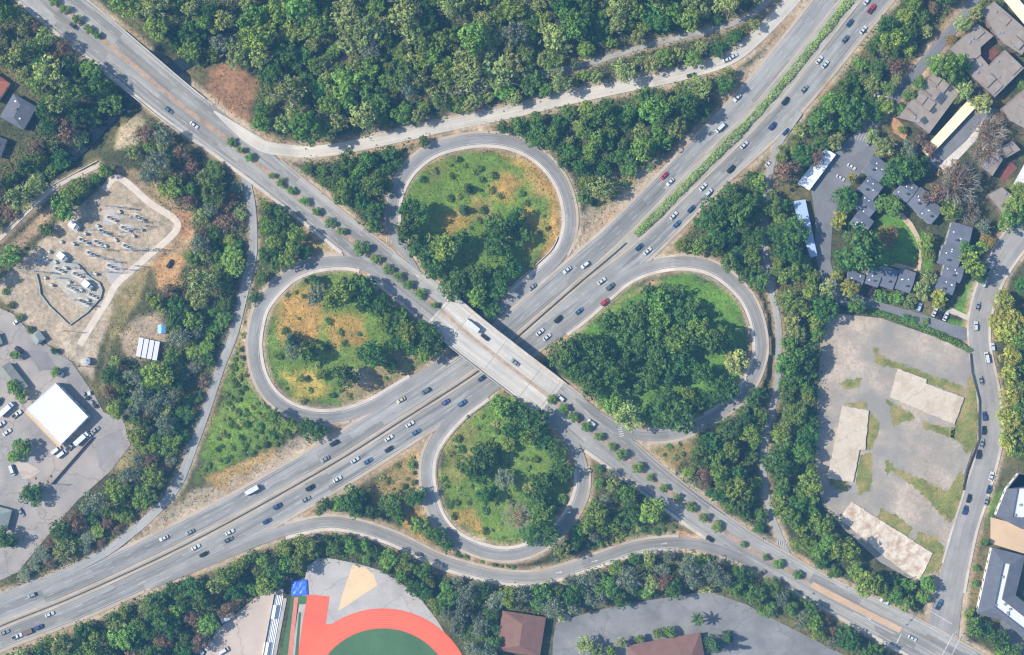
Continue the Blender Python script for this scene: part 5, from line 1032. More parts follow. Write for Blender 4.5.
# woods: polygon, spacing between crowns, kinds and how often, radii
WOODS = [
 ('beside the creek past the highway', [(150, 18), (195, 40), (215, 60), (205, 62), (190, 60), (165, 40)], 'oak2 laurel1 green3', (8, 11)),
 ('in the wood by the creek', [(112, 0), (330, 0), (330, 142), (285, 142), (262, 130), (255, 62), (205, 58), (190, 62), (150, 25)], 'green4 oak laurel2 olive6 grey', (9, 14)),
 ('in the middle of the wood', [(330, -8), (520, -8), (520, 104), (400, 130), (330, 142)], 'green5 laurel2 olive8 grey', (9, 15)),
 ('in right part of the wood', [(520, -8), (790, -8), (742, 44), (690, 60), (520, 102)], 'green6 oak2 laurel2 olive5 yellow', (8.5, 13.5)),
 ('between the upper ramp and the highway', [(300, 163), (345, 158), (420, 138), (440, 138), (410, 152), (386, 190), (384, 228), (370, 228), (335, 195)], 'oak3 laurel3 green2', (8, 11)),
 ('between the upper ramp and the top loop', [(455, 130), (560, 108), (690, 80), (735, 68), (728, 95), (660, 152), (600, 192), (582, 205), (575, 180), (548, 150), (500, 130)], 'oak4 laurel3 green3 olive', (8, 12)),
 ('above the right loop', [(676, 250), (700, 215), (735, 182), (762, 172), (758, 300), (745, 284), (715, 257)], 'oak4 laurel3 green3', (8, 12)),
 ('along the freeway at upper right', [(765, 165), (800, 128), (836, 92), (882, 6), (892, -8), (960, -8), (900, 66), (872, 100), (858, 126), (832, 148), (805, 168), (785, 190)], 'oak3 laurel3 green4 olive2 brown', (8, 12)),
 ('along the trail left of the drive', [(772, 195), (790, 200), (810, 262), (822, 300), (828, 320), (815, 345), (785, 345), (785, 310), (772, 260)], 'green5 oak2 laurel2 olive2', (8, 12)),
 ('left of the vacant lot', [(785, 345), (822, 345), (820, 470), (828, 505), (850, 535), (840, 560), (800, 545), (780, 510), (775, 455), (785, 395)], 'oak3 laurel2 green6', (9, 13)),
 ('below the right loop', [(690, 452), (700, 432), (730, 418), (758, 385), (762, 420), (756, 455), (758, 500), (768, 535), (745, 520), (712, 495), (678, 475)], 'oak3 laurel3 green4 brown', (7, 11)),
 ('below the vacant lot', [(800, 545), (845, 560), (880, 575), (925, 585), (945, 565), (938, 600), (905, 605), (870, 590), (820, 565)], 'oak2 laurel2 green6', (7, 11)),
 ('along the creek at upper left', [(-10, -10), (20, -10), (50, 20), (112, 82), (120, 102), (98, 118), (70, 146), (44, 180), (-10, 232)], 'green4 oak2 laurel2 olive6 brown2', (9, 14)),
 ('between creek path and substation', [(0, 262), (40, 235), (60, 205), (78, 180), (108, 168), (100, 184), (60, 220), (30, 245), (2, 275), (-10, 280)], 'green5 oak1 laurel1', (7.5, 10.5)),
 ('right of the substation', [(150, 118), (200, 160), (240, 190), (246, 215), (246, 262), (236, 305), (225, 335), (190, 320), (185, 285), (195, 240), (182, 205), (150, 178), (128, 150)], 'green4 laurel3 oak2 olive2 grey2 brown4', (8, 12)),
 ('left of the left trail', [(225, 338), (212, 372), (200, 405), (186, 440), (170, 480), (150, 505), (120, 530), (95, 550), (60, 565), (10, 582), (45, 548), (80, 505), (112, 478), (135, 470), (135, 425), (110, 408), (105, 385), (120, 345), (150, 310), (165, 285), (185, 280)], 'green4 oak2 laurel1 brown3 grey2 olive', (7.5, 11.5)),
 ('right of the left trail', [(262, 190), (300, 222), (318, 252), (290, 262), (265, 285), (254, 312), (250, 318), (258, 262)], 'oak2 laurel2 green4', (6, 9)),
 ('at lower left below the freeway', [(-8, 648), (60, 630), (130, 602), (200, 580), (255, 553), (275, 572), (262, 590), (240, 606), (210, 632), (190, 665), (-10, 670)], 'green6 oak3 laurel2 olive2 brown', (8, 11)),
 ('above the running track', [(258, 560), (300, 542), (345, 536), (390, 552), (430, 572), (455, 588), (440, 612), (415, 592), (385, 568), (335, 556), (305, 560), (285, 585), (262, 590)], 'oak2 laurel2 green6', (7, 10)),
 ('above the rust roofed building', [(440, 578), (500, 588), (540, 588), (580, 575), (600, 598), (550, 618), (500, 608), (480, 640), (470, 655), (445, 615)], 'grey7 oak2 laurel1 green', (8, 11)),
 ('above the bottom parking lot', [(580, 575), (640, 556), (700, 552), (735, 560), (790, 590), (845, 630), (880, 660), (845, 650), (775, 612), (745, 600), (710, 586), (665, 592), (600, 604)], 'green4 oak2 laurel2 grey4 brown olive', (7.5, 11)),
 ('between the bottom loop and the highway', [(597, 458), (622, 472), (665, 505), (640, 520), (605, 530), (560, 555), (545, 552), (588, 520), (598, 490)], 'oak3 laurel2 green4 grey olive', (7, 11)),
 ('below the rust roofed building', [(455, 625), (495, 612), (496, 655), (470, 665)], 'oak3 laurel2 grey', (7, 10)),
]
rw = random.Random(5)
CLEAR = [[(203, 65), (232, 60), (258, 80), (254, 118), (232, 122), (210, 95)], lot_parking, lot_yard, lot_demo, lot_town, lot_school, lot_tan, lot_sub, [(150, 262), (176, 252), (186, 262), (182, 285), (160, 290)], [(118, 335), (136, 315), (162, 312), (172, 332), (160, 362), (122, 362)], [(182, 208), (194, 212), (194, 240), (182, 236)], [(-20, 70), (5, 70), (42, 95), (40, 132), (15, 160), (-20, 170)], [(300, 225), (318, 232), (355, 262), (322, 260), (308, 245)], [(498, 612), (545, 612), (545, 655), (498, 655)], [(790, 198), (806, 198), (818, 260), (808, 260)]]
def clear_ok(x, y, m=0):
    return not any(inpoly([x], [y], P)[0] for P in CLEAR) and (m <= 0 or all(polydist(np.array([x]), np.array([y]), P)[0] > m for P in CLEAR))
WOODPTS = []
for phrase, P, mix, (r0, r1) in WOODS:
    ks = []
    for w_ in mix.split():
        c = ''.join(ch for ch in w_ if ch.isalpha()); n_ = int(''.join(ch for ch in w_ if ch.isdigit()) or 1); ks += [c] * n_
    x0, x1 = min(p[0] for p in P), max(p[0] for p in P); y0, y1 = min(p[1] for p in P), max(p[1] for p in P)
    for tr in range(int((x1 - x0) * (y1 - y0) / 22)):
        x, y = rw.uniform(x0, x1), rw.uniform(y0, y1)
        if not inpoly([x], [y], P)[0]: continue
        if len(WOODPTS) % 1 == 0: WOODPTS.append((x, y))
        r = rw.uniform(r0, r1 * 1.12) * (1.16 if rw.random() > .3 else .72)
        if not free(x, y, r, .60) or not clear_ok(x, y, r * .45): continue
        if not tree_ok(x, y, r): continue
        TAKEN.append((x, y, r)); tree(rw.choice(ks), x, y, r, phrase)
# single shrubs in the loops and verges
SHR = [(in_top, 26, 'inside the top loop'), (in_left, 26, 'inside the left loop'), (in_bot, 40, 'inside the bottom loop'), ([(205, 470), (245, 400), (262, 400), (310, 425), (280, 445)], 46, 'on the slope below the left loop'), ([(246, 320), (252, 345), (252, 380), (240, 410), (215, 445), (228, 385), (240, 340)], 26, 'in the strip right of the left trail'), ([(370, 487), (416, 450), (425, 500), (405, 520), (340, 510)], 16, 'on the dry strip by the bottom loop'),
       ([(540, 560), (600, 535), (660, 510), (680, 530), (640, 540), (560, 565)], 26, 'on the bank above the lower ramp'), ([(440, 545), (520, 565), (500, 568), (450, 556)], 14, 'on the bank under the bottom loop'), ([(262, 525), (300, 505), (330, 512), (285, 522)], 8, 'on the verge where the lower ramp begins'),
       ([(450, 128), (560, 105), (690, 82), (650, 96), (520, 124)], 18, 'on the verge under the upper ramp'), ([(585, 200), (650, 152), (660, 158), (600, 210)], 12, 'on the verge right of the top loop'), ([(640, 452), (690, 440), (678, 472), (665, 485)], 6, 'on the dry triangle by the highway'), (lot_sub, 0, '')]
for P, n_, phrase in SHR:
    x0, x1 = min(p[0] for p in P), max(p[0] for p in P); y0, y1 = min(p[1] for p in P), max(p[1] for p in P); c = 0
    for tr in range(n_ * 12):
        if c >= n_: break
        x, y = rw.uniform(x0, x1), rw.uniform(y0, y1); r = rw.uniform(1.8, 4.6)
        if not inpoly([x], [y], P)[0] or road_gap(x, y) < r + 1.5 or not free(x, y, r, .8): continue
        TAKEN.append((x, y, r)); shrub(x, y, r, phrase, rw.random() < .3); c += 1
for k, (x, y) in enumerate([(6, 291), (11, 305), (20, 317), (31, 329), (905, 318), (914, 320), (925, 322)]): shrub(x, y, 4.5, 'beside the substation fence' if x < 100 else 'beside the townhouse parking bays')
# hedges: one leafy strip each
def hedge(name, r, off, i0, i1, hw, h, label, n, mat, seed):
    rng = np.random.RandomState(seed); ii = rng.uniform(i0, i1 - 1.01, n); a = ii.astype(int); u = (ii - a)[:, None]; P = r.p[a] * (1 - u) + r.p[a + 1] * u; nn = r.n[a]; O = np.broadcast_to(off, len(r.p))[a][:, None]
    wv = hw * (.65 + .6 * np.array([vnoise(s_, 0, .12, seed) for s_ in r.s[a]]))[:, None]
    th = rng.uniform(0, math.pi, (n, 1)); Q = P + nn * (O + np.cos(th) * wv); hh = h * (.6 + .7 * np.array([vnoise(s_, 9, .1, seed + 3) for s_ in r.s[a]]))[:, None]
    zz = np.array([hz(*q) for q in Q])[:, None] + np.sin(th) * hh * rng.uniform(.5, 1.05, (n, 1))
    Cn = np.concatenate([(Q[:, :1] - 512) * S, (327.5 - Q[:, 1:]) * S, zz], 1); No = np.concatenate([nn[:, :1] * np.cos(th), -nn[:, 1:] * np.cos(th), np.sin(th)], 1)
    cl = np.array([.7 + .6 * vnoise(q[0], q[1], .25, seed + 7) for q in Q])[:, None] * rng.uniform(.85, 1.15, (n, 1)) * np.ones(3)
    V, F, K = leaves_from(Cn, No, .36, rng, cl, .6); o = link(name, fast_quads(name, V, F, mat, K)); put(o, label, 'hedge'); return o
ia, ib = fw.near((634, 235))[0], fw.near((905, -75))[0]
hedge('median_hedge', fw, .5 * (fwi.hr - fwi.hl), ia, ib, 4.2, 2.2, 'long green hedge down the freeway median at upper right', 9000, LM['green'], 4)
hd = Road('hedge_line', [(867, 310), (895, 318), (930, 331), (960, 345), (970, 351)], Z0, 3, 3)
hedge('lot_hedge', hd, 0, 0, len(hd.p), 3.6, 1.8, 'green hedge between the drive and the vacant lot', 2600, LM['green'], 5)
# undergrowth: low leafy cover in the woods, and grass on the open ground (uncountable)
rng = np.random.RandomState(77); UP = []
for x, y in WOODPTS:
    if clear_ok(x, y) and road_gap(x, y) > 4.5: UP.append((x, y))
UP = np.array(UP); UP = np.repeat(UP, 13, 0) + rng.normal(0, 3.4, (len(UP) * 13, 2))
keep = [road_gap(a, b_) > 2.5 for a, b_ in UP] if len(UP) < 60000 else np.ones(len(UP), bool)
UP = UP[np.array(keep)]
zz = bil(UP[:, 0], UP[:, 1]) + rng.uniform(.1, 3.0, len(UP)) * vnoise(UP[:, 0], UP[:, 1], .15, 8)
Cn = np.stack([(UP[:, 0] - 512) * S, (327.5 - UP[:, 1]) * S, zz], 1); cl = (.65 + .7 * fbm(UP[:, 0], UP[:, 1], .06, 9))[:, None] * rng.uniform(.8, 1.2, (len(UP), 1)) * np.ones(3)
cl[:, 0] *= 1 + .9 * np.clip(fbm(UP[:, 0], UP[:, 1], .03, 15) - .45, 0, 1) * 2
V, F, K = leaves_from(Cn, np.tile([0, 0, 1.], (len(UP), 1)), .5, rng, cl, .6)
o = link('undergrowth', fast_quads('undergrowth', V, F, leaf_mat('undergrowth_leaf', (.11, .16, .05), 0, .2, 0), K)); put(o, 'low leafy undergrowth covering the ground beneath the woods', 'undergrowth', kind='stuff')
GR = [(in_top, 9000), (in_left, 5000), (in_right, 5000), (in_bot, 8000), ([(200, 480), (212, 420), (250, 395), (305, 422), (270, 448)], 4500), ([(612, 525), (660, 500), (680, 525), (605, 545)], 2500), ([(370, 487), (416, 450), (425, 500), (405, 520), (372, 510)], 1500), ([(592, 205), (640, 160), (630, 188), (600, 212)], 900), ([(245, 300), (262, 390), (240, 420), (225, 400)], 2000), ([(112, 300), (150, 266), (140, 300), (110, 345), (104, 395)], 1400)]
GP = []
for P, n_ in GR:
    x0, x1 = min(p[0] for p in P), max(p[0] for p in P); y0, y1 = min(p[1] for p in P), max(p[1] for p in P); q = np.stack([rng.uniform(x0, x1, n_ * 2), rng.uniform(y0, y1, n_ * 2)], 1); q = q[inpoly(q[:, 0], q[:, 1], P)]; q = q[vnoise(q[:, 0], q[:, 1], .12, 33) + rng.uniform(-.3, .3, len(q)) > .42]; GP.append(q)
for P in WEEDS:
    x0, x1 = min(p[0] for p in P), max(p[0] for p in P); y0, y1 = min(p[1] for p in P), max(p[1] for p in P); n_ = int((x1 - x0) * (y1 - y0) * 1.2); q = np.stack([rng.uniform(x0 - 2, x1 + 2, n_), rng.uniform(y0 - 2, y1 + 2, n_)], 1); jq = q + rng.normal(0, 1.3, q.shape); GP.append(q[inpoly(jq[:, 0], jq[:, 1], P)])
GP = np.concatenate(GP); zz = bil(GP[:, 0], GP[:, 1]) + np.where(inpoly(GP[:, 0], GP[:, 1], [(805, 300), (985, 300), (985, 600), (805, 600)]), .36, .16)
Cn = np.stack([(GP[:, 0] - 512) * S, (327.5 - GP[:, 1]) * S, zz], 1); cl = (.7 + .8 * fbm(GP[:, 0], GP[:, 1], .05, 29))[:, None] * rng.uniform(.7, 1.3, (len(GP), 1)) * np.ones(3); cl[:, 0] *= 1 + 1.5 * np.clip(vnoise(GP[:, 0], GP[:, 1], .05, 44) - .45, 0, 1)
V, F, K = leaves_from(Cn, np.tile([0, 0, 1.], (len(GP), 1)), .22, rng, cl, .8)
o = link('grass', fast_quads('grass', V, F, leaf_mat('grass_blade', (.135, .215, .038), 0, .25, 0), K)); put(o, 'rough green and yellowing grass inside the loops and on the slopes', 'grass', kind='stuff')
# weeds and litter of the open ground, tinted like the earth they grow from
nq = 220000; q = np.stack([rng.uniform(-20, 1044, nq), rng.uniform(-20, 675, nq)], 1); fi = np.clip(((q[:, 0] + MARG) / 2).astype(int) + len(far), 0, ni - 1); fj = np.clip(((q[:, 1] + MARG) / 2).astype(int) + len(far), 0, nj - 1)
ok = (e[fj, fi] > 2.2 + rng.exponential(2.0, nq)) & (vnoise(q[:, 0], q[:, 1], .2, 91) + rng.uniform(-.35, .35, nq) > .45)
for P in CLEAR[1:8] + [lot_motel]: ok &= ~inpoly(q[:, 0], q[:, 1], P)
q, fi, fj = q[ok], fi[ok], fj[ok]; n_ = len(q); base_c = C[fj, fi] * rng.uniform(.5, 1.4, (n_, 1)) * np.array([.95, 1.1, .8])
Cn = np.stack([(q[:, 0] - 512) * S, (327.5 - q[:, 1]) * S, bil(q[:, 0], q[:, 1]) + .12], 1)
V, F, K = leaves_from(Cn, np.tile([0, 0, 1.], (n_, 1)), .42, rng, base_c, .9)
o = link('weeds', fast_quads('weeds', V, F, leaf_mat('weed_tuft', (1, 1, 1), 0, .15, 0), K)); put(o, 'scattered dry weeds and tufts on the bare verges', 'weeds', kind='stuff')
# palm by the parking lot
def palm(px, py, label, h=9.0):
    root = empty('palm_tree', W((px, py), Z0 - .1)); put(root, label, 'palm'); b = MB()
    for k in range(6): b.tube((0, 0, h * k / 6 - .3), (0, 0, h * (k + 1) / 6 - .3), .3 - .02 * k, .29 - .02 * k, 8)
    b.build('trunk', M['bark'], root); pm = leaf_mat('palm_frond', (.07, .12, .03), 0, .25, 0)
    for k in range(16):
        a = k * 2.4; el = .9 - .09 * k; n_ = 7; Vv = []; Ff = []
        for i in range(n_ + 1):
            u = i / n_; rr_ = 4.0 * u; z_ = h - .3 + math.sin(el) * rr_ - 1.4 * u * u; wd = .55 * math.sin(math.pi * (u * .85 + .12)); 
            for sg in (-1, 0, 1): Vv.append((math.cos(a) * rr_ * math.cos(el * .7) - math.sin(a) * sg * wd, math.sin(a) * rr_ * math.cos(el * .7) + math.cos(a) * sg * wd, z_ - abs(sg) * .22))
        for i in range(n_): Ff += [(3 * i, 3 * i + 1, 3 * i + 4, 3 * i + 3), (3 * i + 1, 3 * i + 2, 3 * i + 5, 3 * i + 4)]
        link('frond', fast_quads('frond', np.array(Vv), np.array(Ff), pm, np.ones((len(Vv), 3)) * rt_.uniform(.8, 1.2)), root)
palm(696, 616.5, 'palm tree with spreading fronds in the bottom parking lot')
# labels for the trees
from collections import defaultdict
ordw = ['first', 'second', 'third', 'fourth', 'fifth', 'sixth', 'seventh', 'eighth', 'ninth', 'tenth', 'eleventh', 'twelfth']
def ordn(j): return ORD[j] if 0 < j < len(ORD) else ('first' if j == 0 else f'{j + 1}th')
by = defaultdict(list)
for T in TREES:
    phrase, k, x, y, r, o, grp, lb = T
    if lb: put(o, lb, 'tree', grp); continue
    if k == 'shrub': words, size = 'low green shrub', ''
    else:
        words = KINDS[k][1]; size = 'large ' if r > 13.5 else ('small ' if r < 7 else '')
    by[(size + words, phrase, k)].append(T)
for (words, phrase, k), L in by.items():
    cat = 'shrub' if k == 'shrub' else 'tree'; L.sort(key=lambda T: T[2]); n_ = len(L)
    for i, T in enumerate(L):
        lb = f'{words} {phrase}'
        if n_ > 1:
            j = i if i <= n_ // 2 else n_ - 1 - i; lb += f', {ordn(j)} from {"left" if i <= n_ // 2 else "right"}' if j else (', leftmost' if i == 0 else ', rightmost')
        put(T[5], lb, cat, f'{"shrubs" if cat == "shrub" else KINDS[k][0].replace("_", " ") + "s"} {phrase}')
# ------------------------------------------------------------------ vehicles
def loft(secs):
    """secs: list of (x, half width, z bottom, z top): rounded box rings joined along x"""
    b = MB(); n = 8; v = []
    for x, hw, z0, z1 in secs:
        c = .14 * hw; h = z1 - z0; e_ = min(.12, h * .35)
        v += [(x, -hw * .92, z0), (x, hw * .92, z0), (x, hw, z0 + e_), (x, hw, z1 - e_), (x, hw - c, z1), (x, -hw + c, z1), (x, -hw, z1 - e_), (x, -hw, z0 + e_)]
    f = []
    for k in range(len(secs) - 1):
        for j in range(n): f.append((n * k + j, n * k + (j + 1) % n, n * (k + 1) + (j + 1) % n, n * (k + 1) + j))
    f += [tuple(range(n - 1, -1, -1)), tuple(n * (len(secs) - 1) + j for j in range(n))]
    return v, [q[::-1] for q in f]
def panel(quad, t_=.03):
    a = [Vector(p) for p in quad]; nn = (a[1] - a[0]).cross(a[2] - a[0]).normalized() * t_; v = [tuple(p - nn) for p in a] + [tuple(p) for p in a]; return v, [(0, 3, 2, 1), (4, 5, 6, 7), (0, 1, 5, 4), (1, 2, 6, 5), (2, 3, 7, 6), (3, 0, 4, 7)]
def wheel_mesh(r=.34, w_=.24):
    b = MB(); b.tube((0, -w_ / 2, 0), (0, w_ / 2, 0), r, r, 14); b.tube((0, -w_ / 2 - .012, 0), (0, w_ / 2 + .012, 0), r * .58, r * .58, 10, 1); me = mesh('wheel', b.v, b.f, [M['tyre'], M['metal']]); me.polygons.foreach_set('material_index', b.mi); return me
WH = wheel_mesh(); WHB = wheel_mesh(.46, .3)
PAINTS = {}
def pcol(n_, c, metal=.15, rough=.3): PAINTS[n_] = paint('paint_' + n_.replace(' ', '_'), c, rough, metal, .4)
for n_, c in {'white': (.54, .54, .54), 'silver': (.48, .50, .52), 'grey': (.22, .235, .25), 'black': (.018, .02, .024), 'dark blue': (.03, .055, .13), 'blue': (.06, .125, .24), 'red': (.36, .03, .035), 'teal grey': (.09, .125, .145), 'tan': (.46, .40, .31), 'light blue': (.35, .46, .58), 'purple blue': (.09, .09, .22), 'brown': (.16, .10, .07)}.items(): pcol(n_, c)
TAIL = paint('tail_lamp', (.4, .02, .02), .3); HEAD = paint('head_lamp', (.7, .72, .74), .2)
def car_parts(kind_):
    """returns list of (part name, mesh builder data, material key) in metres, front towards +x"""
    P = []
    def greenhouse(xf0, xf1, xr1, xr0, zb, zt, hb, ht):
        roof = [(xf1, -ht, zt), (xf1, ht, zt), (xr1, ht, zt), (xr1, -ht, zt)]
        return [('windshield', [(xf0, -hb, zb), (xf0, hb, zb), (xf1, ht, zt), (xf1, -ht, zt)]), ('rear_window', [(xr0, hb, zb), (xr0, -hb, zb), (xr1, -ht, zt), (xr1, ht, zt)]),
                ('side_window', [(xr0, -hb, zb), (xf0, -hb, zb), (xf1, -ht, zt), (xr1, -ht, zt)]), ('side_window', [(xf0, hb, zb), (xr0, hb, zb), (xr1, ht, zt), (xf1, ht, zt)])], roof
    if kind_ == 'sedan':
        body = loft([(2.32, .70, .38, .62), (2.2, .84, .24, .72), (1.5, .9, .22, .86), (.75, .92, .22, .92), (-.9, .92, .22, .94), (-1.7, .9, .22, .95), (-2.2, .84, .26, .90), (-2.34, .72, .42, .80)]); gh, roof = greenhouse(.95, .25, -1.05, -1.75, .9, 1.42, .80, .62); wx, wr = (1.42, -1.40), .33
    elif kind_ in ('suv', 'hatchback'):
        k = 1.0 if kind_ == 'suv' else .88; body = loft([(2.3 * k, .76, .42, .78), (2.18 * k, .9, .28, .9), (1.5 * k, .95, .26, 1.02), (.9 * k, .96, .26, 1.06), (-1.6 * k, .96, .26, 1.08), (-2.2 * k, .92, .3, 1.06), (-2.34 * k, .84, .45, .98)]); gh, roof = greenhouse(1.05 * k, .45 * k, -1.95 * k, -2.25 * k, 1.03, 1.70 if kind_ == 'suv' else 1.5, .85, .72); wx, wr = (1.4 * k, -1.4 * k), .36
    elif kind_ == 'pickup':
        body = loft([(2.75, .82, .5, .9), (2.6, .96, .34, 1.02), (1.6, 1.0, .34, 1.12), (-.45, 1.0, .34, 1.14), (-.46, 1.0, .34, 1.12), (-2.6, .98, .4, 1.1), (-2.75, .94, .5, 1.05)]); gh, roof = greenhouse(1.25, .7, -.15, -.4, 1.1, 1.8, .88, .75); wx, wr = (1.75, -1.65), .4
    else:  # van
        body = loft([(2.75, .86, .45, 1.0), (2.55, .98, .3, 1.15), (1.9, 1.0, .28, 1.3), (-2.6, 1.0, .28, 1.3), (-2.75, .96, .4, 1.25)]); gh, roof = greenhouse(2.05, 1.45, -2.55, -2.7, 1.27, 2.1, .96, .84); wx, wr = (1.7, -1.6), .36
    return body, gh, roof, wx, wr
CARM = {}
def car_meshes(kind_, colour):
    key = (kind_, colour)
    if key in CARM: return CARM[key]
    body, gh, roof, wx, wr = car_parts(kind_); b = MB(); b.add(*body)
    rz = roof[0][2]; v = [(x, y, rz - .02) for x, y, _ in roof] + [(x * 1.0, y * .94, rz + .06) for x, y, _ in roof]; b.add(v, [(4, 5, 6, 7)[::-1], (0, 1, 5, 4)[::-1], (1, 2, 6, 5)[::-1], (2, 3, 7, 6)[::-1], (3, 0, 4, 7)[::-1]])
    if kind_ == 'pickup':
        for sg in (-1, 1): b.box((-1.6, sg * .88, 1.08), (2.2, .12, .22))
        b.box((-2.68, 0, 1.08), (.1, 1.7, .2))
    me = mesh('body', b.v, b.f, PAINTS[colour]); bm = bmesh.new(); bm.from_mesh(me); bmesh.ops.recalc_face_normals(bm, faces=bm.faces); bm.to_mesh(me); bm.free()
    gl = []
    for n_, q in gh:
        vv, ff = panel(q); m_ = mesh(n_, vv, ff, M['car_glass']); gl.append((n_, m_))
    if kind_ == 'pickup': vv, ff = MB().box((-1.6, 0, 1.11), (2.1, 1.6, .02)).v, BOXF; gl.append(('cargo_bed', mesh('cargo_bed', vv, ff, M['tyre'])))
    s_ = 2.3 if kind_ in ('sedan', 'suv', 'hatchback') else 2.72; k = .88 if kind_ == 'hatchback' else 1
    lm = mesh('headlight', MB().box((0, 0, 0), (.12, .34, .12)).v, BOXF, HEAD); tm = mesh('taillight', MB().box((0, 0, 0), (.1, .3, .16)).v, BOXF, TAIL)
    CARM[key] = (me, gl, wx, wr, s_ * k, lm, tm); return CARM[key]
VEH = []
def car(kind_, colour, px, py, place, heading=None, road=None, z=None, name=None):
    """heading in plan degrees (0 = right, 90 = down)"""
    if road is not None:
        i, d, lat = road.near((px, py)); h = math.atan2(-road.d[i][1], road.d[i][0]); zz = road.z[i] + .03 if z is None else z
        if heading == 'rev': h += math.pi
    else: h = -math.radians(heading); zz = Z0 + .015 if z is None else z
    me, gl, wx, wr, ex, lm, tm = car_meshes(kind_, colour); nm = {'sedan': 'sedan_car', 'suv': 'suv_car', 'hatchback': 'hatchback_car', 'pickup': 'pickup_truck', 'van': 'van'}[kind_]
    root = empty(nm, W((px, py), zz), h); link('body', me, root)
    for n_, m_ in gl: link(n_, m_, root)
    hw = .86 if kind_ in ('sedan', 'hatchback') else .92
    for x in wx:
        for sg in (-1, 1): link('wheel', WH, root, (x, sg * (hw - .1), wr), None, (wr / .34, 1, wr / .34))
    for sg in (-1, 1): link('headlight', lm, root, (ex - .06, sg * .55, .62)); link('taillight', tm, root, (-ex + .03, sg * .62, .74))
    VEH.append((f'{colour} {"SUV" if kind_ == "suv" else nm.split("_")[0] if nm != "pickup_truck" else "pickup"}', kind_, place, px, py, root)); return root
UL, UR, LL, LR = "freeway's left side above the bridge", "freeway's right side above the bridge", "freeway's left side below the bridge", "freeway's right side below the bridge"
FWC = [
 ('sedan', 'white', 737, 98, UL), ('van', 'white', 720, 128, UL), ('sedan', 'red', 664, 176, UL), ('sedan', 'white', 670, 182, UL), ('suv', 'white', 585, 265, UL), ('sedan', 'silver', 567, 270, UL), ('sedan', 'grey', 532, 287, UL),
 ('sedan', 'white', 867, 1, UR), ('pickup', 'red', 871, 9, UR), ('sedan', 'dark blue', 849.5, 23, UR), ('sedan', 'white', 863, 30, UR), ('sedan', 'teal grey', 845, 39, UR), ('sedan', 'white', 819, 60, UR), ('sedan', 'silver', 825, 64.5, UR), ('sedan', 'grey', 804, 89, UR), ('suv', 'black', 785, 101, UR), ('suv', 'dark blue', 772, 126, UR), ('sedan', 'dark blue', 786, 132, UR), ('sedan', 'white', 769, 163, UR), ('suv', 'black', 730.5, 169, UR), ('sedan', 'silver', 744, 145, UR), ('sedan', 'white', 703, 187, UR), ('suv', 'silver', 708.5, 192.5, UR), ('sedan', 'dark blue', 691, 209, UR), ('sedan', 'white', 673.5, 215.5, UR), ('sedan', 'blue', 676.6, 224, UR), ('sedan', 'dark blue', 639, 247, UR), ('sedan', 'white', 647.5, 251, UR), ('sedan', 'white', 601.6, 281, UR), ('suv', 'teal grey', 610, 286.5, UR), ('suv', 'red', 604.7, 302, UR), ('sedan', 'blue', 579, 311, UR), ('suv', 'black', 558, 319, UR), ('sedan', 'white', 540, 332, UR), ('sedan', 'silver', 547, 337, UR),
 ('sedan', 'dark blue', 482, 378, LR), ('suv', 'blue', 462, 403, LR), ('hatchback', 'purple blue', 445.5, 402, LR), ('sedan', 'white', 410, 424, LR), ('sedan', 'blue', 416, 432, LR), ('sedan', 'white', 389, 438, LR), ('sedan', 'black', 389, 449, LR), ('sedan', 'silver', 355, 460, LR), ('sedan', 'blue', 368, 461, LR), ('sedan', 'white', 337.5, 479, LR), ('suv', 'black', 310, 487.6, LR), ('sedan', 'grey', 306, 499, LR), ('suv', 'dark blue', 277.5, 506, LR), ('sedan', 'dark blue', 267, 521, LR), ('sedan', 'white', 230, 532, LR), ('sedan', 'teal grey', 228.5, 539.5, LR), ('sedan', 'white', 196, 547, LR), ('sedan', 'black', 204, 554, LR), ('sedan', 'silver', 50, 614, LR), ('suv', 'dark blue', 39, 627, LR), ('sedan', 'grey', 5, 632, LR),
 ('suv', 'teal grey', 425.5, 391, LL), ('sedan', 'tan', 401, 400, LL), ('suv', 'black', 334, 443, LL), ('sedan', 'grey', 325, 459, LL), ('sedan', 'silver', 164, 538, LL), ('sedan', 'grey', 190, 532, LL), ('hatchback', 'grey', 32, 595, LL)]
for k, c, x, y, pl in FWC:
    car(k, c, x, y, pl, 'rev' if pl in (UL, LL) else None, fw)
HW_NW, HW_B, HW_SE = 'diagonal highway at upper left', 'overpass bridge', 'diagonal highway at lower right'
for k, c, x, y, pl, hd_ in [('sedan', 'teal grey', 170, 111, HW_NW, None), ('sedan', 'white', 195.5, 126, HW_NW, None), ('sedan', 'black', 75, 27, HW_NW, None), ('sedan', 'black', 485, 337, HW_B, 'rev'), ('sedan', 'grey', 514.6, 362, HW_B, 'rev'), ('suv', 'white', 560, 397, HW_SE, 'rev'), ('suv', 'silver', 591, 422, HW_SE, 'rev'), ('hatchback', 'black', 709, 538, HW_SE, None), ('suv', 'white', 883.5, 601, HW_SE, 'rev'), ('sedan', 'silver', 911.6, 637.6, HW_SE, None)]: car(k, c, x, y, pl, hd_, sr)
car('sedan', 'black', 691, 75.5, 'upper ramp', None, rup, None); car('sedan', 'white', 727, 60, 'upper ramp', None, rup, None); car('sedan', 'silver', 733, 56.5, 'upper ramp', None, rup)
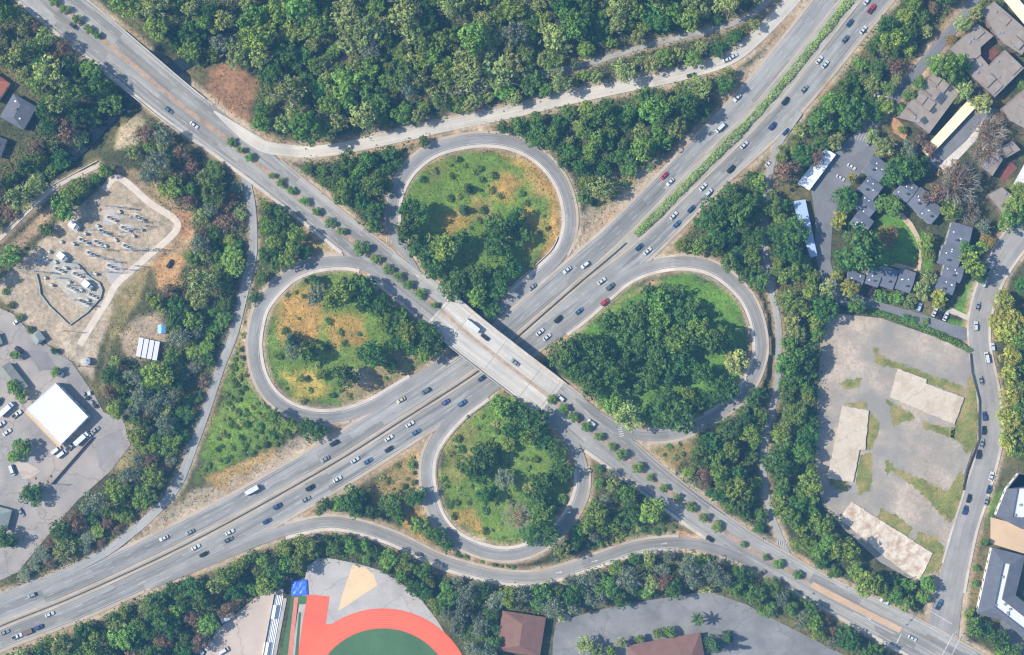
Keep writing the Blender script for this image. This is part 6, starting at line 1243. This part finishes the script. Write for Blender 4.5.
for k, c, x, y in [('sedan', 'grey', 977, 306), ('suv', 'silver', 975, 326), ('sedan', 'grey', 980, 380), ('suv', 'dark blue', 983.5, 416), ('sedan', 'black', 983, 430), ('sedan', 'grey', 981, 443), ('suv', 'black', 977.5, 454), ('sedan', 'white', 990.5, 476), ('sedan', 'dark blue', 988, 489), ('sedan', 'grey', 985.5, 500.6), ('sedan', 'black', 968, 498), ('suv', 'dark blue', 964, 509.7), ('van', 'white', 983.5, 282), ('van', 'white', 986, 357.5), ('hatchback', 'silver', 992, 347)]: car(k, c, x, y, 'street at right', None, st)
car('pickup', 'blue', 938, 604, 'street mouth in tree shade', -60); car('pickup', 'white', 989, 268, 'street bend at right', -50)
for k, c, x, y, pl, a in [('suv', 'light blue', 918.6, 307, 'townhouse parking bay', -70), ('sedan', 'white', 934, 312, 'townhouse parking bay', -65), ('sedan', 'black', 939.5, 314.6, 'townhouse parking bay', -65), ('sedan', 'white', 945, 316.5, 'townhouse parking bay', -65), ('sedan', 'white', 851, 167, 'townhouse drive', 30), ('sedan', 'silver', 840, 178, 'townhouse drive', 30), ('sedan', 'grey', 869, 142, 'townhouse drive', -60), ('sedan', 'white', 878, 97, 'shaded lane beside the brown townhouses', 20), ('suv', 'white', 897, 72, 'shaded lane beside the brown townhouses', 30),
                          ('sedan', 'grey', 96, 430, 'yard right of the white warehouse', -40), ('van', 'white', 57, 450, 'yard below the white warehouse', -38), ('van', 'white', 62.5, 453.5, 'yard below the white warehouse', -38), ('pickup', 'white', 17.6, 414, 'yard left of the white warehouse', -35), ('sedan', 'black', 1, 401.6, 'yard left of the white warehouse', -60), ('sedan', 'white', 18, 321, 'drive by the substation', -40), ('suv', 'black', 171, 264, 'reddish clearing beside the substation', -55),
                          ('pickup', 'white', 210, 640, 'tan school lot', 55), ('pickup', 'white', 205.5, 645, 'tan school lot', 55), ('pickup', 'light blue', 200.5, 649, 'tan school lot', 55), ('van', 'white', 224, 650, 'tan school lot', -30), ('sedan', 'white', 91, 434.5, 'yard right of the white warehouse', -40), ('pickup', 'grey', 72, 446, 'yard right of the white warehouse', -42), ('suv', 'silver', 2, 424, 'yard left of the white warehouse', -35), ('sedan', 'white', 8, 432, 'yard left of the white warehouse', -35), ('van', 'silver', 13, 470, 'yard below the white warehouse', 70), ('sedan', 'grey', 22, 512, 'lower part of the yard', 60), ('pickup', 'white', 60, 372, 'yard above the white warehouse', 40), ('suv', 'black', 20, 350, 'yard above the white warehouse', 35)]:
    car(k, c, x, y, pl, a, None, Z0 + .015 if x != 171 else hz(171, 264) + .05)
def box_truck(px, py, road, rev, L, h, label, name='box_truck', heading=None, colour='white', cat='truck', z=None):
    if road is not None:
        i, d, lat = road.near((px, py)); a = math.atan2(-road.d[i][1], road.d[i][0]) + (math.pi if rev else 0); zz = road.z[i] + .03
    else: a = -math.radians(heading); zz = Z0 + .015
    root = empty(name, W((px, py), zz), a); put(root, label, cat); x0 = -L / 2
    MB().box((x0 + (L - 2.2) / 2, 0, .95), (L - 2.25, 2.45, h - .95)).build('cargo_box', PAINTS['white'], root); cx = L / 2 - 1.0
    b = MB(); b.add(*loft([(L / 2, .95, .5, 1.5), (L / 2 - .12, 1.1, .45, 1.75), (L / 2 - .6, 1.12, .45, 2.35), (L / 2 - 2.1, 1.12, .45, 2.4)])); me = b.build('cab', PAINTS[colour], root)
    v, f = panel([(L / 2 - .1, -.95, 1.5), (L / 2 - .1, .95, 1.5), (L / 2 - .56, .95, 2.32), (L / 2 - .56, -.95, 2.32)], .06); link('windshield', mesh('windshield', v, f, M['car_glass']), root, (.05, 0, .03)); MB().box((-.2, 0, .55), (L - .6, .9, .35)).build('chassis', M['tyre'], root)
    for x in (L / 2 - 1.0, x0 + 1.2, x0 + 2.2 if L > 7 else x0 + 1.2):
        for sg in (-1, 1): link('wheel', WHB, root, (x, sg * 1.0, .46))
    return root
box_truck(472.5, 325.5, sr, True, 8.6, 3.4, 'white box truck crossing the overpass bridge'); box_truck(252, 490, fw, True, 7.6, 3.2, "white box truck on freeway's left side beside the trail verge")
box_truck(83, 438, None, False, 9, 3.3, 'white box truck parked along right side of the white warehouse', heading=-42); box_truck(8, 409, None, False, 9.5, 3.3, 'light blue cabbed box truck parked left of the white warehouse', heading=-42, colour='light blue'); box_truck(228.5, 616.6, None, False, 7.2, 3.0, 'white camper truck parked at top of the tan school lot', 'camper_truck', -30, cat='camper')
def trailer(px, py, heading, L, label, road=None, colour='white', h=2.7, z=None):
    if road is not None: i, d, lat = road.near((px, py)); a = math.atan2(-road.d[i][1], road.d[i][0]); zz = road.z[i] + .03
    else: a = -math.radians(heading); zz = z if z is not None else Z0
    root = empty('cargo_trailer', W((px, py), zz), a); put(root, label, 'trailer'); MB().box((0, 0, .7), (L, 2.3, h - .7)).build('cargo_box', PAINTS[colour], root)
    b = MB()
    for k in range(int(L)): b.box((-L / 2 + .5 + k, 0, h), (.1, 2.2, .05))
    b.build('roof_rib', PAINTS[colour], root); MB().box((L / 2 + .7, 0, .6), (1.4, .2, .15)).build('tow_bar', M['dark_metal'], root)
    for x in (-.6, .4):
        for sg in (-1, 1): link('wheel', WH, root, (x, sg * 1.02, .34))
for k, w_ in enumerate(('leftmost', 'second from left', 'third from left', 'rightmost')): trailer(141.5 + k * 5.4, 347 + k * 1.2, 100, 9.5, f'white trailer in row of four at wood edge, {w_}', z=hz(141 + k * 5.4, 347) + .05)
car('pickup', 'white', 17.5, 636, LR, None, fw); trailer(28, 631.5, 0, 4.8, "brown trailer towed by white pickup on freeway's right side", fw, 'brown', 1.6)
# labels for the vehicles, told apart by their order along the road
vb = defaultdict(list)
for v_ in VEH: vb[(v_[0], v_[2])].append(v_)
ref = {UL: (497, 355), UR: (497, 355), LL: (497, 355), LR: (497, 355), HW_NW: (497, 355), HW_B: (440, 310), HW_SE: (550, 398)}
for (words, place), L in vb.items():
    rp = ref.get(place); L.sort(key=lambda v_: math.dist(rp, (v_[3], v_[4])) if rp else v_[3 if 'street' not in place else 4])
    for i, v_ in enumerate(L):
        lb = f'{words} {"on" if rp or "street" in place or "ramp" in place else "parked in"} the {place}'
        if len(L) > 1: lb += (f', {ORD[i]} {"to" if i == 0 else "from"} bridge' if rp else (f', {ordn(i)} from {"the top" if "street" in place else "the left"}'))
        put(v_[5], lb, {'suv': 'car', 'sedan': 'car', 'hatchback': 'car', 'pickup': 'pickup', 'van': 'van'}[v_[1]], 'vehicles on the freeway' if place in (UL, UR, LL, LR) else 'other vehicles')

# ------------------------------------------------------------------ substation equipment
steel = surf('substation_steel', (.30, .33, .34), .15, .6); porcelain = paint('porcelain_grey', (.34, .38, .40), .3)
ZS = Z0 - .25
def transformer(c, rz, label):
    root = empty('transformer', W(c, ZS), rz); put(root, label, 'transformer', 'substation transformers'); MB().box((0, 0, 0), (6, 5, .25)).build('plinth', M['concrete'], root); MB().box((-.9, 0, .25), (3.4, 2.8, 3.2)).build('control_cabinet', paint('cabinet_white', (.74, .74, .73), .5), root); MB().box((1.6, 0, .25), (2.0, 2.4, 2.4)).build('tank', steel, root)
    for k in range(6): MB().box((2.9, -1.1 + .44 * k, .4), (.7, .12, 1.9)).build('radiator_fin', steel, root)
    for k in range(3): b = MB(); [b.tube((1.6, -.7 + .7 * k, 2.65 + .2 * j), (1.6, -.7 + .7 * k, 2.8 + .2 * j), .16, .1, 8) for j in range(5)]; b.build('bushing', porcelain, root)
transformer((75.5, 226), math.radians(-35), 'white topped transformer nearest the trees of the substation'); transformer((64, 257), math.radians(-40), 'white topped transformer inside upper end of the looping wall'); transformer((89, 285), math.radians(-40), 'white topped transformer inside the bend of the looping wall')
def breaker(c, rz, label, n_=3):
    root = empty('circuit_breaker', W(c, ZS), rz); put(root, label, 'breaker', 'substation switchgear')
    MB().box((0, 0, 0), (2.2 * n_, 2.8, .2)).build('plinth', M['gravel'], root)
    for k in range(n_):
        x = (k - (n_ - 1) / 2) * 2.0; MB().box((x, 0, .2), (.9, 1.1, 1.6)).build('tank', steel, root)
        for sg in (-1, 1): b = MB(); [b.tube((x, sg * (.25 + .12 * j), 1.8 + .3 * j), (x, sg * (.3 + .12 * j), 2.05 + .3 * j), .15, .1, 7) for j in range(4)]; b.build('bushing', porcelain, root)
for c, lb in [((112, 219), 'switchgear group on pale pad near top of the substation'), ((126, 229), 'switchgear group right of the pale pad in the substation'), ((84, 241), 'small switchgear group below the uppermost transformer'), ((99, 243), 'switchgear group in the middle of the substation'), ((128, 247), 'switchgear group beside the gravel drive, upper one'), ((112, 267), 'switchgear group beside the gravel drive, lower one'), ((45, 258), 'switchgear group at left end of the substation'), ((84, 302), 'switchgear group inside lowest bend of the looping wall'), ((72, 288), 'switchgear group between the two lower transformers and wall'), ((104, 232), 'switchgear group left of the pale pads'), ((92, 254), 'switchgear group below the substation middle'), ((60, 270), 'switchgear group below the middle transformer'), ((94, 296), 'switchgear group at right inside the looping wall'), ((140, 218), 'switchgear group near upper right gravel drive'), ((40, 262), 'switchgear group nearest the left trees'), ((78, 275), 'switchgear group at centre of the grey gravel')]: breaker(c, math.radians(-25), lb)
sheet('pale_pad', [(104, 212), (113, 208), (121, 219), (112, 226), (103, 224)], ZS + .06, M['pale_conc']); sheet('pale_pad', [(118, 226), (130, 223), (136, 230), (124, 236)], ZS + .06, M['pale_conc']); sheet('pale_pad', [(108, 262), (120, 258), (124, 272), (112, 286), (104, 272)], ZS + .06, M['pale_conc']); sheet('switch_yard', [(58, 249), (78, 262), (100, 283), (101, 297), (86, 311), (62, 290), (48, 268)], ZS + .03, surf('grey_gravel', (.30, .29, .25), .15, .3, 2, stain=(.40, .34, .26), stain_scale=.15))
def bus_frame(a, b_, h, label):
    wa, wb_ = W(a, ZS), W(b_, ZS); root = empty('bus_frame', wa); put(root, label, 'steel frame', 'substation bus frames'); d = Vector(wb_) - Vector(wa); n_ = max(2, round(d.length / 6) + 1)
    for k in range(n_):
        p = d * (k / (n_ - 1)); b = MB()
        for dx, dy in ((-.3, -.3), (.3, -.3), (.3, .3), (-.3, .3)): b.tube((p.x + dx, p.y + dy, 0), (p.x + dx * .6, p.y + dy * .6, h), .07, .06, 4)
        for j in range(5): z_ = h * (j + .5) / 5; s_ = .3 - .12 * (j + .5) / 5; b.box((p.x, p.y, z_), (2 * s_, 2 * s_, .06))
        b.build('post', steel, root)
    for off in (-.35, .35): nn = Vector((-d.y, d.x, 0)).normalized() * off; b = MB().tube(nn + Vector((0, 0, h)), d + nn + Vector((0, 0, h)), .09, .09, 5); b.build('beam', steel, root)
    for k in range(3): p = d * ((k + .5) / 3); b = MB().tube((p.x, p.y, h - 1.0), (p.x, p.y, h - .1), .14, .14, 7); b.build('insulator', porcelain, root)
for a, b_, h, lb in [((106, 206), (130, 209), 6, 'slender steel bus frame at top of the substation'), ((122, 232), (146, 226), 6, 'slender steel bus frame right of the switchgear pads'), ((80, 243), (108, 250), 6, 'slender steel bus frame crossing the middle of the substation'), ((126, 250), (158, 249), 7, 'slender steel bus frame reaching across the gravel drive'), ((110, 272), (138, 266), 7, 'slender steel bus frame above the lower gravel drive'), ((34, 271), (52, 273), 5, 'slender steel bus frame at left end of the looping wall'), ((60, 278), (80, 292), 6, 'slender steel bus frame inside the looping wall'), ((92, 230), (112, 236), 6, 'slender steel bus frame left of the switchgear pads'), ((66, 262), (84, 274), 6, 'slender steel bus frame beside the middle transformer'), ((118, 214), (142, 222), 6, 'slender steel bus frame below the topmost one'), ((76, 300), (92, 306), 5, 'slender steel bus frame at lowest part of the grey gravel'), ((92, 256), (116, 262), 6, 'slender steel bus frame above the lower gravel pads')]: bus_frame(a, b_, h, lb)
def pole(c, label, h=10, arms=2, rz=.4):
    root = empty('utility_pole', W(c, hz(*c) - .1), rz); put(root, label, 'utility pole', 'wooden utility poles'); MB().tube((0, 0, -.5), (0, 0, h), .17, .11, 8).build('post', M['bark'], root)
    for k in range(arms): MB().box((0, 0, h - .6 - 1.0 * k), (2.6, .14, .16)).build('cross_arm', M['bark'], root)
    for k in range(4): MB().tube((-1.1 + .73 * k, 0, h - .44), (-1.1 + .73 * k, 0, h - .18), .07, .05, 6).build('insulator', porcelain, root)
for c, lb in [((68, 331), 'wooden utility pole below the tip of the looping wall'), ((179, 209), 'wooden utility pole at right corner of the substation'), ((53, 483), 'wooden utility pole at lower end of the yard wall'), ((82, 366), 'wooden utility pole beside the tank near the warehouse')]: pole(c, lb)
def cabinet(c, k, n_):
    root = empty('switch_cabinet', W(c, ZS), rcab.uniform(-.9, -.4)); put(root, f'small pale switch cabinet in the substation, {"leftmost" if k == 0 else "rightmost" if k == n_ - 1 else ORD[k] + " from left"}', 'cabinet', 'substation cabinets'); w_ = rcab.uniform(1.2, 2.2)
    MB().box((0, 0, .1), (w_, 1.1, rcab.uniform(1.3, 2.2))).build('case', paint('cabinet_pale', (.36, .375, .37), .5), root); MB().box((0, 0, -.1), (w_ + .5, 1.6, .195)).build('plinth', M['gravel'], root); MB().box((0, -.56, .3), (w_ * .8, .04, 1.0)).build('door', paint('cabinet_door', (.42, .44, .45), .5), root)
rcab = random.Random(4); cabs = sorted([(50, 252), (56, 262), (66, 268), (70, 282), (80, 268), (82, 290), (88, 300), (96, 274), (98, 226), (106, 246), (116, 240), (120, 212), (134, 236), (142, 230), (86, 234), (74, 244), (62, 242), (52, 285), (46, 278)])
for k, c in enumerate(cabs): cabinet(c, k, len(cabs))
# tank and clutter of the yard
root = empty('water_tank', W((88, 361), Z0)); put(root, 'small grey round tank beside the yard drive', 'tank'); MB().tube((0, 0, 0), (0, 0, 2.6), 2.0, 2.0, 20).build('shell', steel, root); MB().tube((0, 0, 2.6), (0, 0, 3.1), 2.0, .3, 20).build('lid', steel, root); MB().tube((.5, .5, 3.0), (.5, .5, 3.3), .25, .25, 8).build('hatch', M['dark_metal'], root)
rc = random.Random(12)
def pallet_stack(c, label, h):
    root = empty('pallet_stack', W(c, Z0), rc.uniform(0, 3)); put(root, label, 'pallets', 'goods stacked in the yard')
    for k in range(h):
        for j in range(5): MB().box((-.5 + .25 * j, 0, .16 * k + .03), (.2, 1.2, .12)).build('plank', paint('pallet_wood', (.34, .25, .16), .8), root)
for k, (c, w_) in enumerate([((35, 478), 'leftmost'), ((39, 483), 'second from left'), ((43, 488), 'third from left'), ((47, 482), 'fourth from left'), ((50, 476), 'rightmost')]): pallet_stack(c, f'stack of wooden pallets near lower end of the yard wall, {w_}', 4 + k % 3)
def crate(c, label, col_, sz): 
    root = empty('machine_crate', W(c, Z0), rc.uniform(0, 3)); put(root, label, 'crate', 'crates beside the warehouse'); MB().box((0, 0, .12), sz).build('case', PAINTS[col_], root); MB().box((0, 0, .12 + sz[2]), (sz[0] * 1.05, sz[1] * 1.05, .1)).build('lid', PAINTS[col_], root)
    for sg in (-1, 1): MB().box((sg * sz[0] * .35, 0, 0), (.15, sz[1], .118)).build('skid', M['bark'], root)
for k, (c, cl_) in enumerate([((84, 394), 'grey'), ((88, 398), 'black'), ((92, 402), 'grey'), ((96, 406), 'black'), ((90, 393), 'silver')]): crate(c, f'{cl_} machine crate right of the warehouse, {ordw[k]} from the top' if k < 4 else 'silver machine crate right of the warehouse near its corner', cl_, (1.8, 1.4, 1.2))
root = empty('blue_tarp_shelter', W((163, 329), hz(163, 329))); put(root, 'small blue tarp shelter at the wood edge above the trailers', 'shelter'); v = [(-2, -2.2, 1.6), (2, -2.2, 1.6), (2, 2.2, 1.6), (-2, 2.2, 1.6), (0, -2.2, 2.4), (0, 2.2, 2.4)]; link('tarp', mesh('tarp', v + [(x, y, z_ - .05) for x, y, z_ in v], [(0, 4, 5, 3), (4, 1, 2, 5), (9, 11, 10, 6), (11, 8, 7, 10)], paint('tarp_blue', (.12, .3, .6), .5)), root)
for x in (-1.9, 1.9):
    for y in (-2, 2): MB().tube((x, y, -.4), (x, y, 1.56), .05, .05, 6).build('post', M['metal'], root)
# street furniture: lamps, signals, sign gantry posts
def lamp(c, label, rz, z, h=9):
    root = empty('street_lamp', W(c, z), rz); put(root, label, 'street lamp', 'street lamps'); MB().tube((0, 0, -.5), (0, 0, h), .12, .07, 8).build('post', M['metal'], root); MB().tube((0, 0, h - .1), (2.2, 0, h + .3), .06, .05, 6).build('arm', M['metal'], root); MB().box((2.4, 0, h + .2), (.8, .3, .14)).build('lamp_head', M['metal'], root)
for c, lb, rz in [((163, 126), 'street lamp on the creek bridge side of the highway', .6), ((640, 505), 'street lamp beside the highway below the bottom loop', .9)]: lamp(c, lb, rz, max(hz(*c), 0))
def signal(c, label, rz, L=8):
    root = empty('traffic_signal', W(c, hz(*c)), rz); put(root, label, 'traffic signal', 'traffic signals at the corner'); MB().tube((0, 0, -.5), (0, 0, 6), .15, .11, 8).build('post', M['metal'], root); MB().tube((0, 0, 5.7), (L, 0, 6.1), .1, .06, 8).build('mast_arm', M['metal'], root)
    for x in (L * .55, L * .95):
        hd_ = MB().box((x, 0, 5.3), (.4, .34, 1.1)).build('signal_head', M['dark_metal'], root)
        for k, cl_ in enumerate(((.02, .25, .05), (.4, .25, .02), (.4, .02, .02))): MB().tube((x, -.172, 5.5 + .32 * k), (x, -.2, 5.5 + .32 * k), .12, .12, 10).build('lens', paint('lens', cl_, .2), hd_)
signal((906, 612), 'traffic signal on upper side of the highway junction', -2.3); signal((966, 640), 'traffic signal at the street corner by the motel', 2.6); signal((880, 657), 'traffic signal on lower side of the highway junction', .9)

# ------------------------------------------------------------------ thin air between the camera and the ground
def haze_box():
    hx, hy, zb, zt = 2600, 2600, -6.5, CAM_H + 12
    m = bpy.data.materials.new('haze_air'); m.use_nodes = True; t_ = m.node_tree; t_.nodes.remove(t_.nodes['Principled BSDF']); pv = t_.nodes.new('ShaderNodeVolumePrincipled')
    pv.inputs['Color'].default_value = (.19, .53, 1, 1); pv.inputs['Density'].default_value = HAZE; pv.inputs['Anisotropy'].default_value = 0.0; t_.links.new(pv.outputs[0], t_.nodes['Material Output'].inputs['Volume'])
    v = [(x, y, z_) for x in (-hx, hx) for y in (-hy, hy) for z_ in (zb, zt)]; o = link('haze', mesh('haze', v, BOXF, m)); put(o, 'thin pale blue air over the whole place', 'haze', kind='stuff')
HAZE = 0.000108
if HAZE: haze_box()
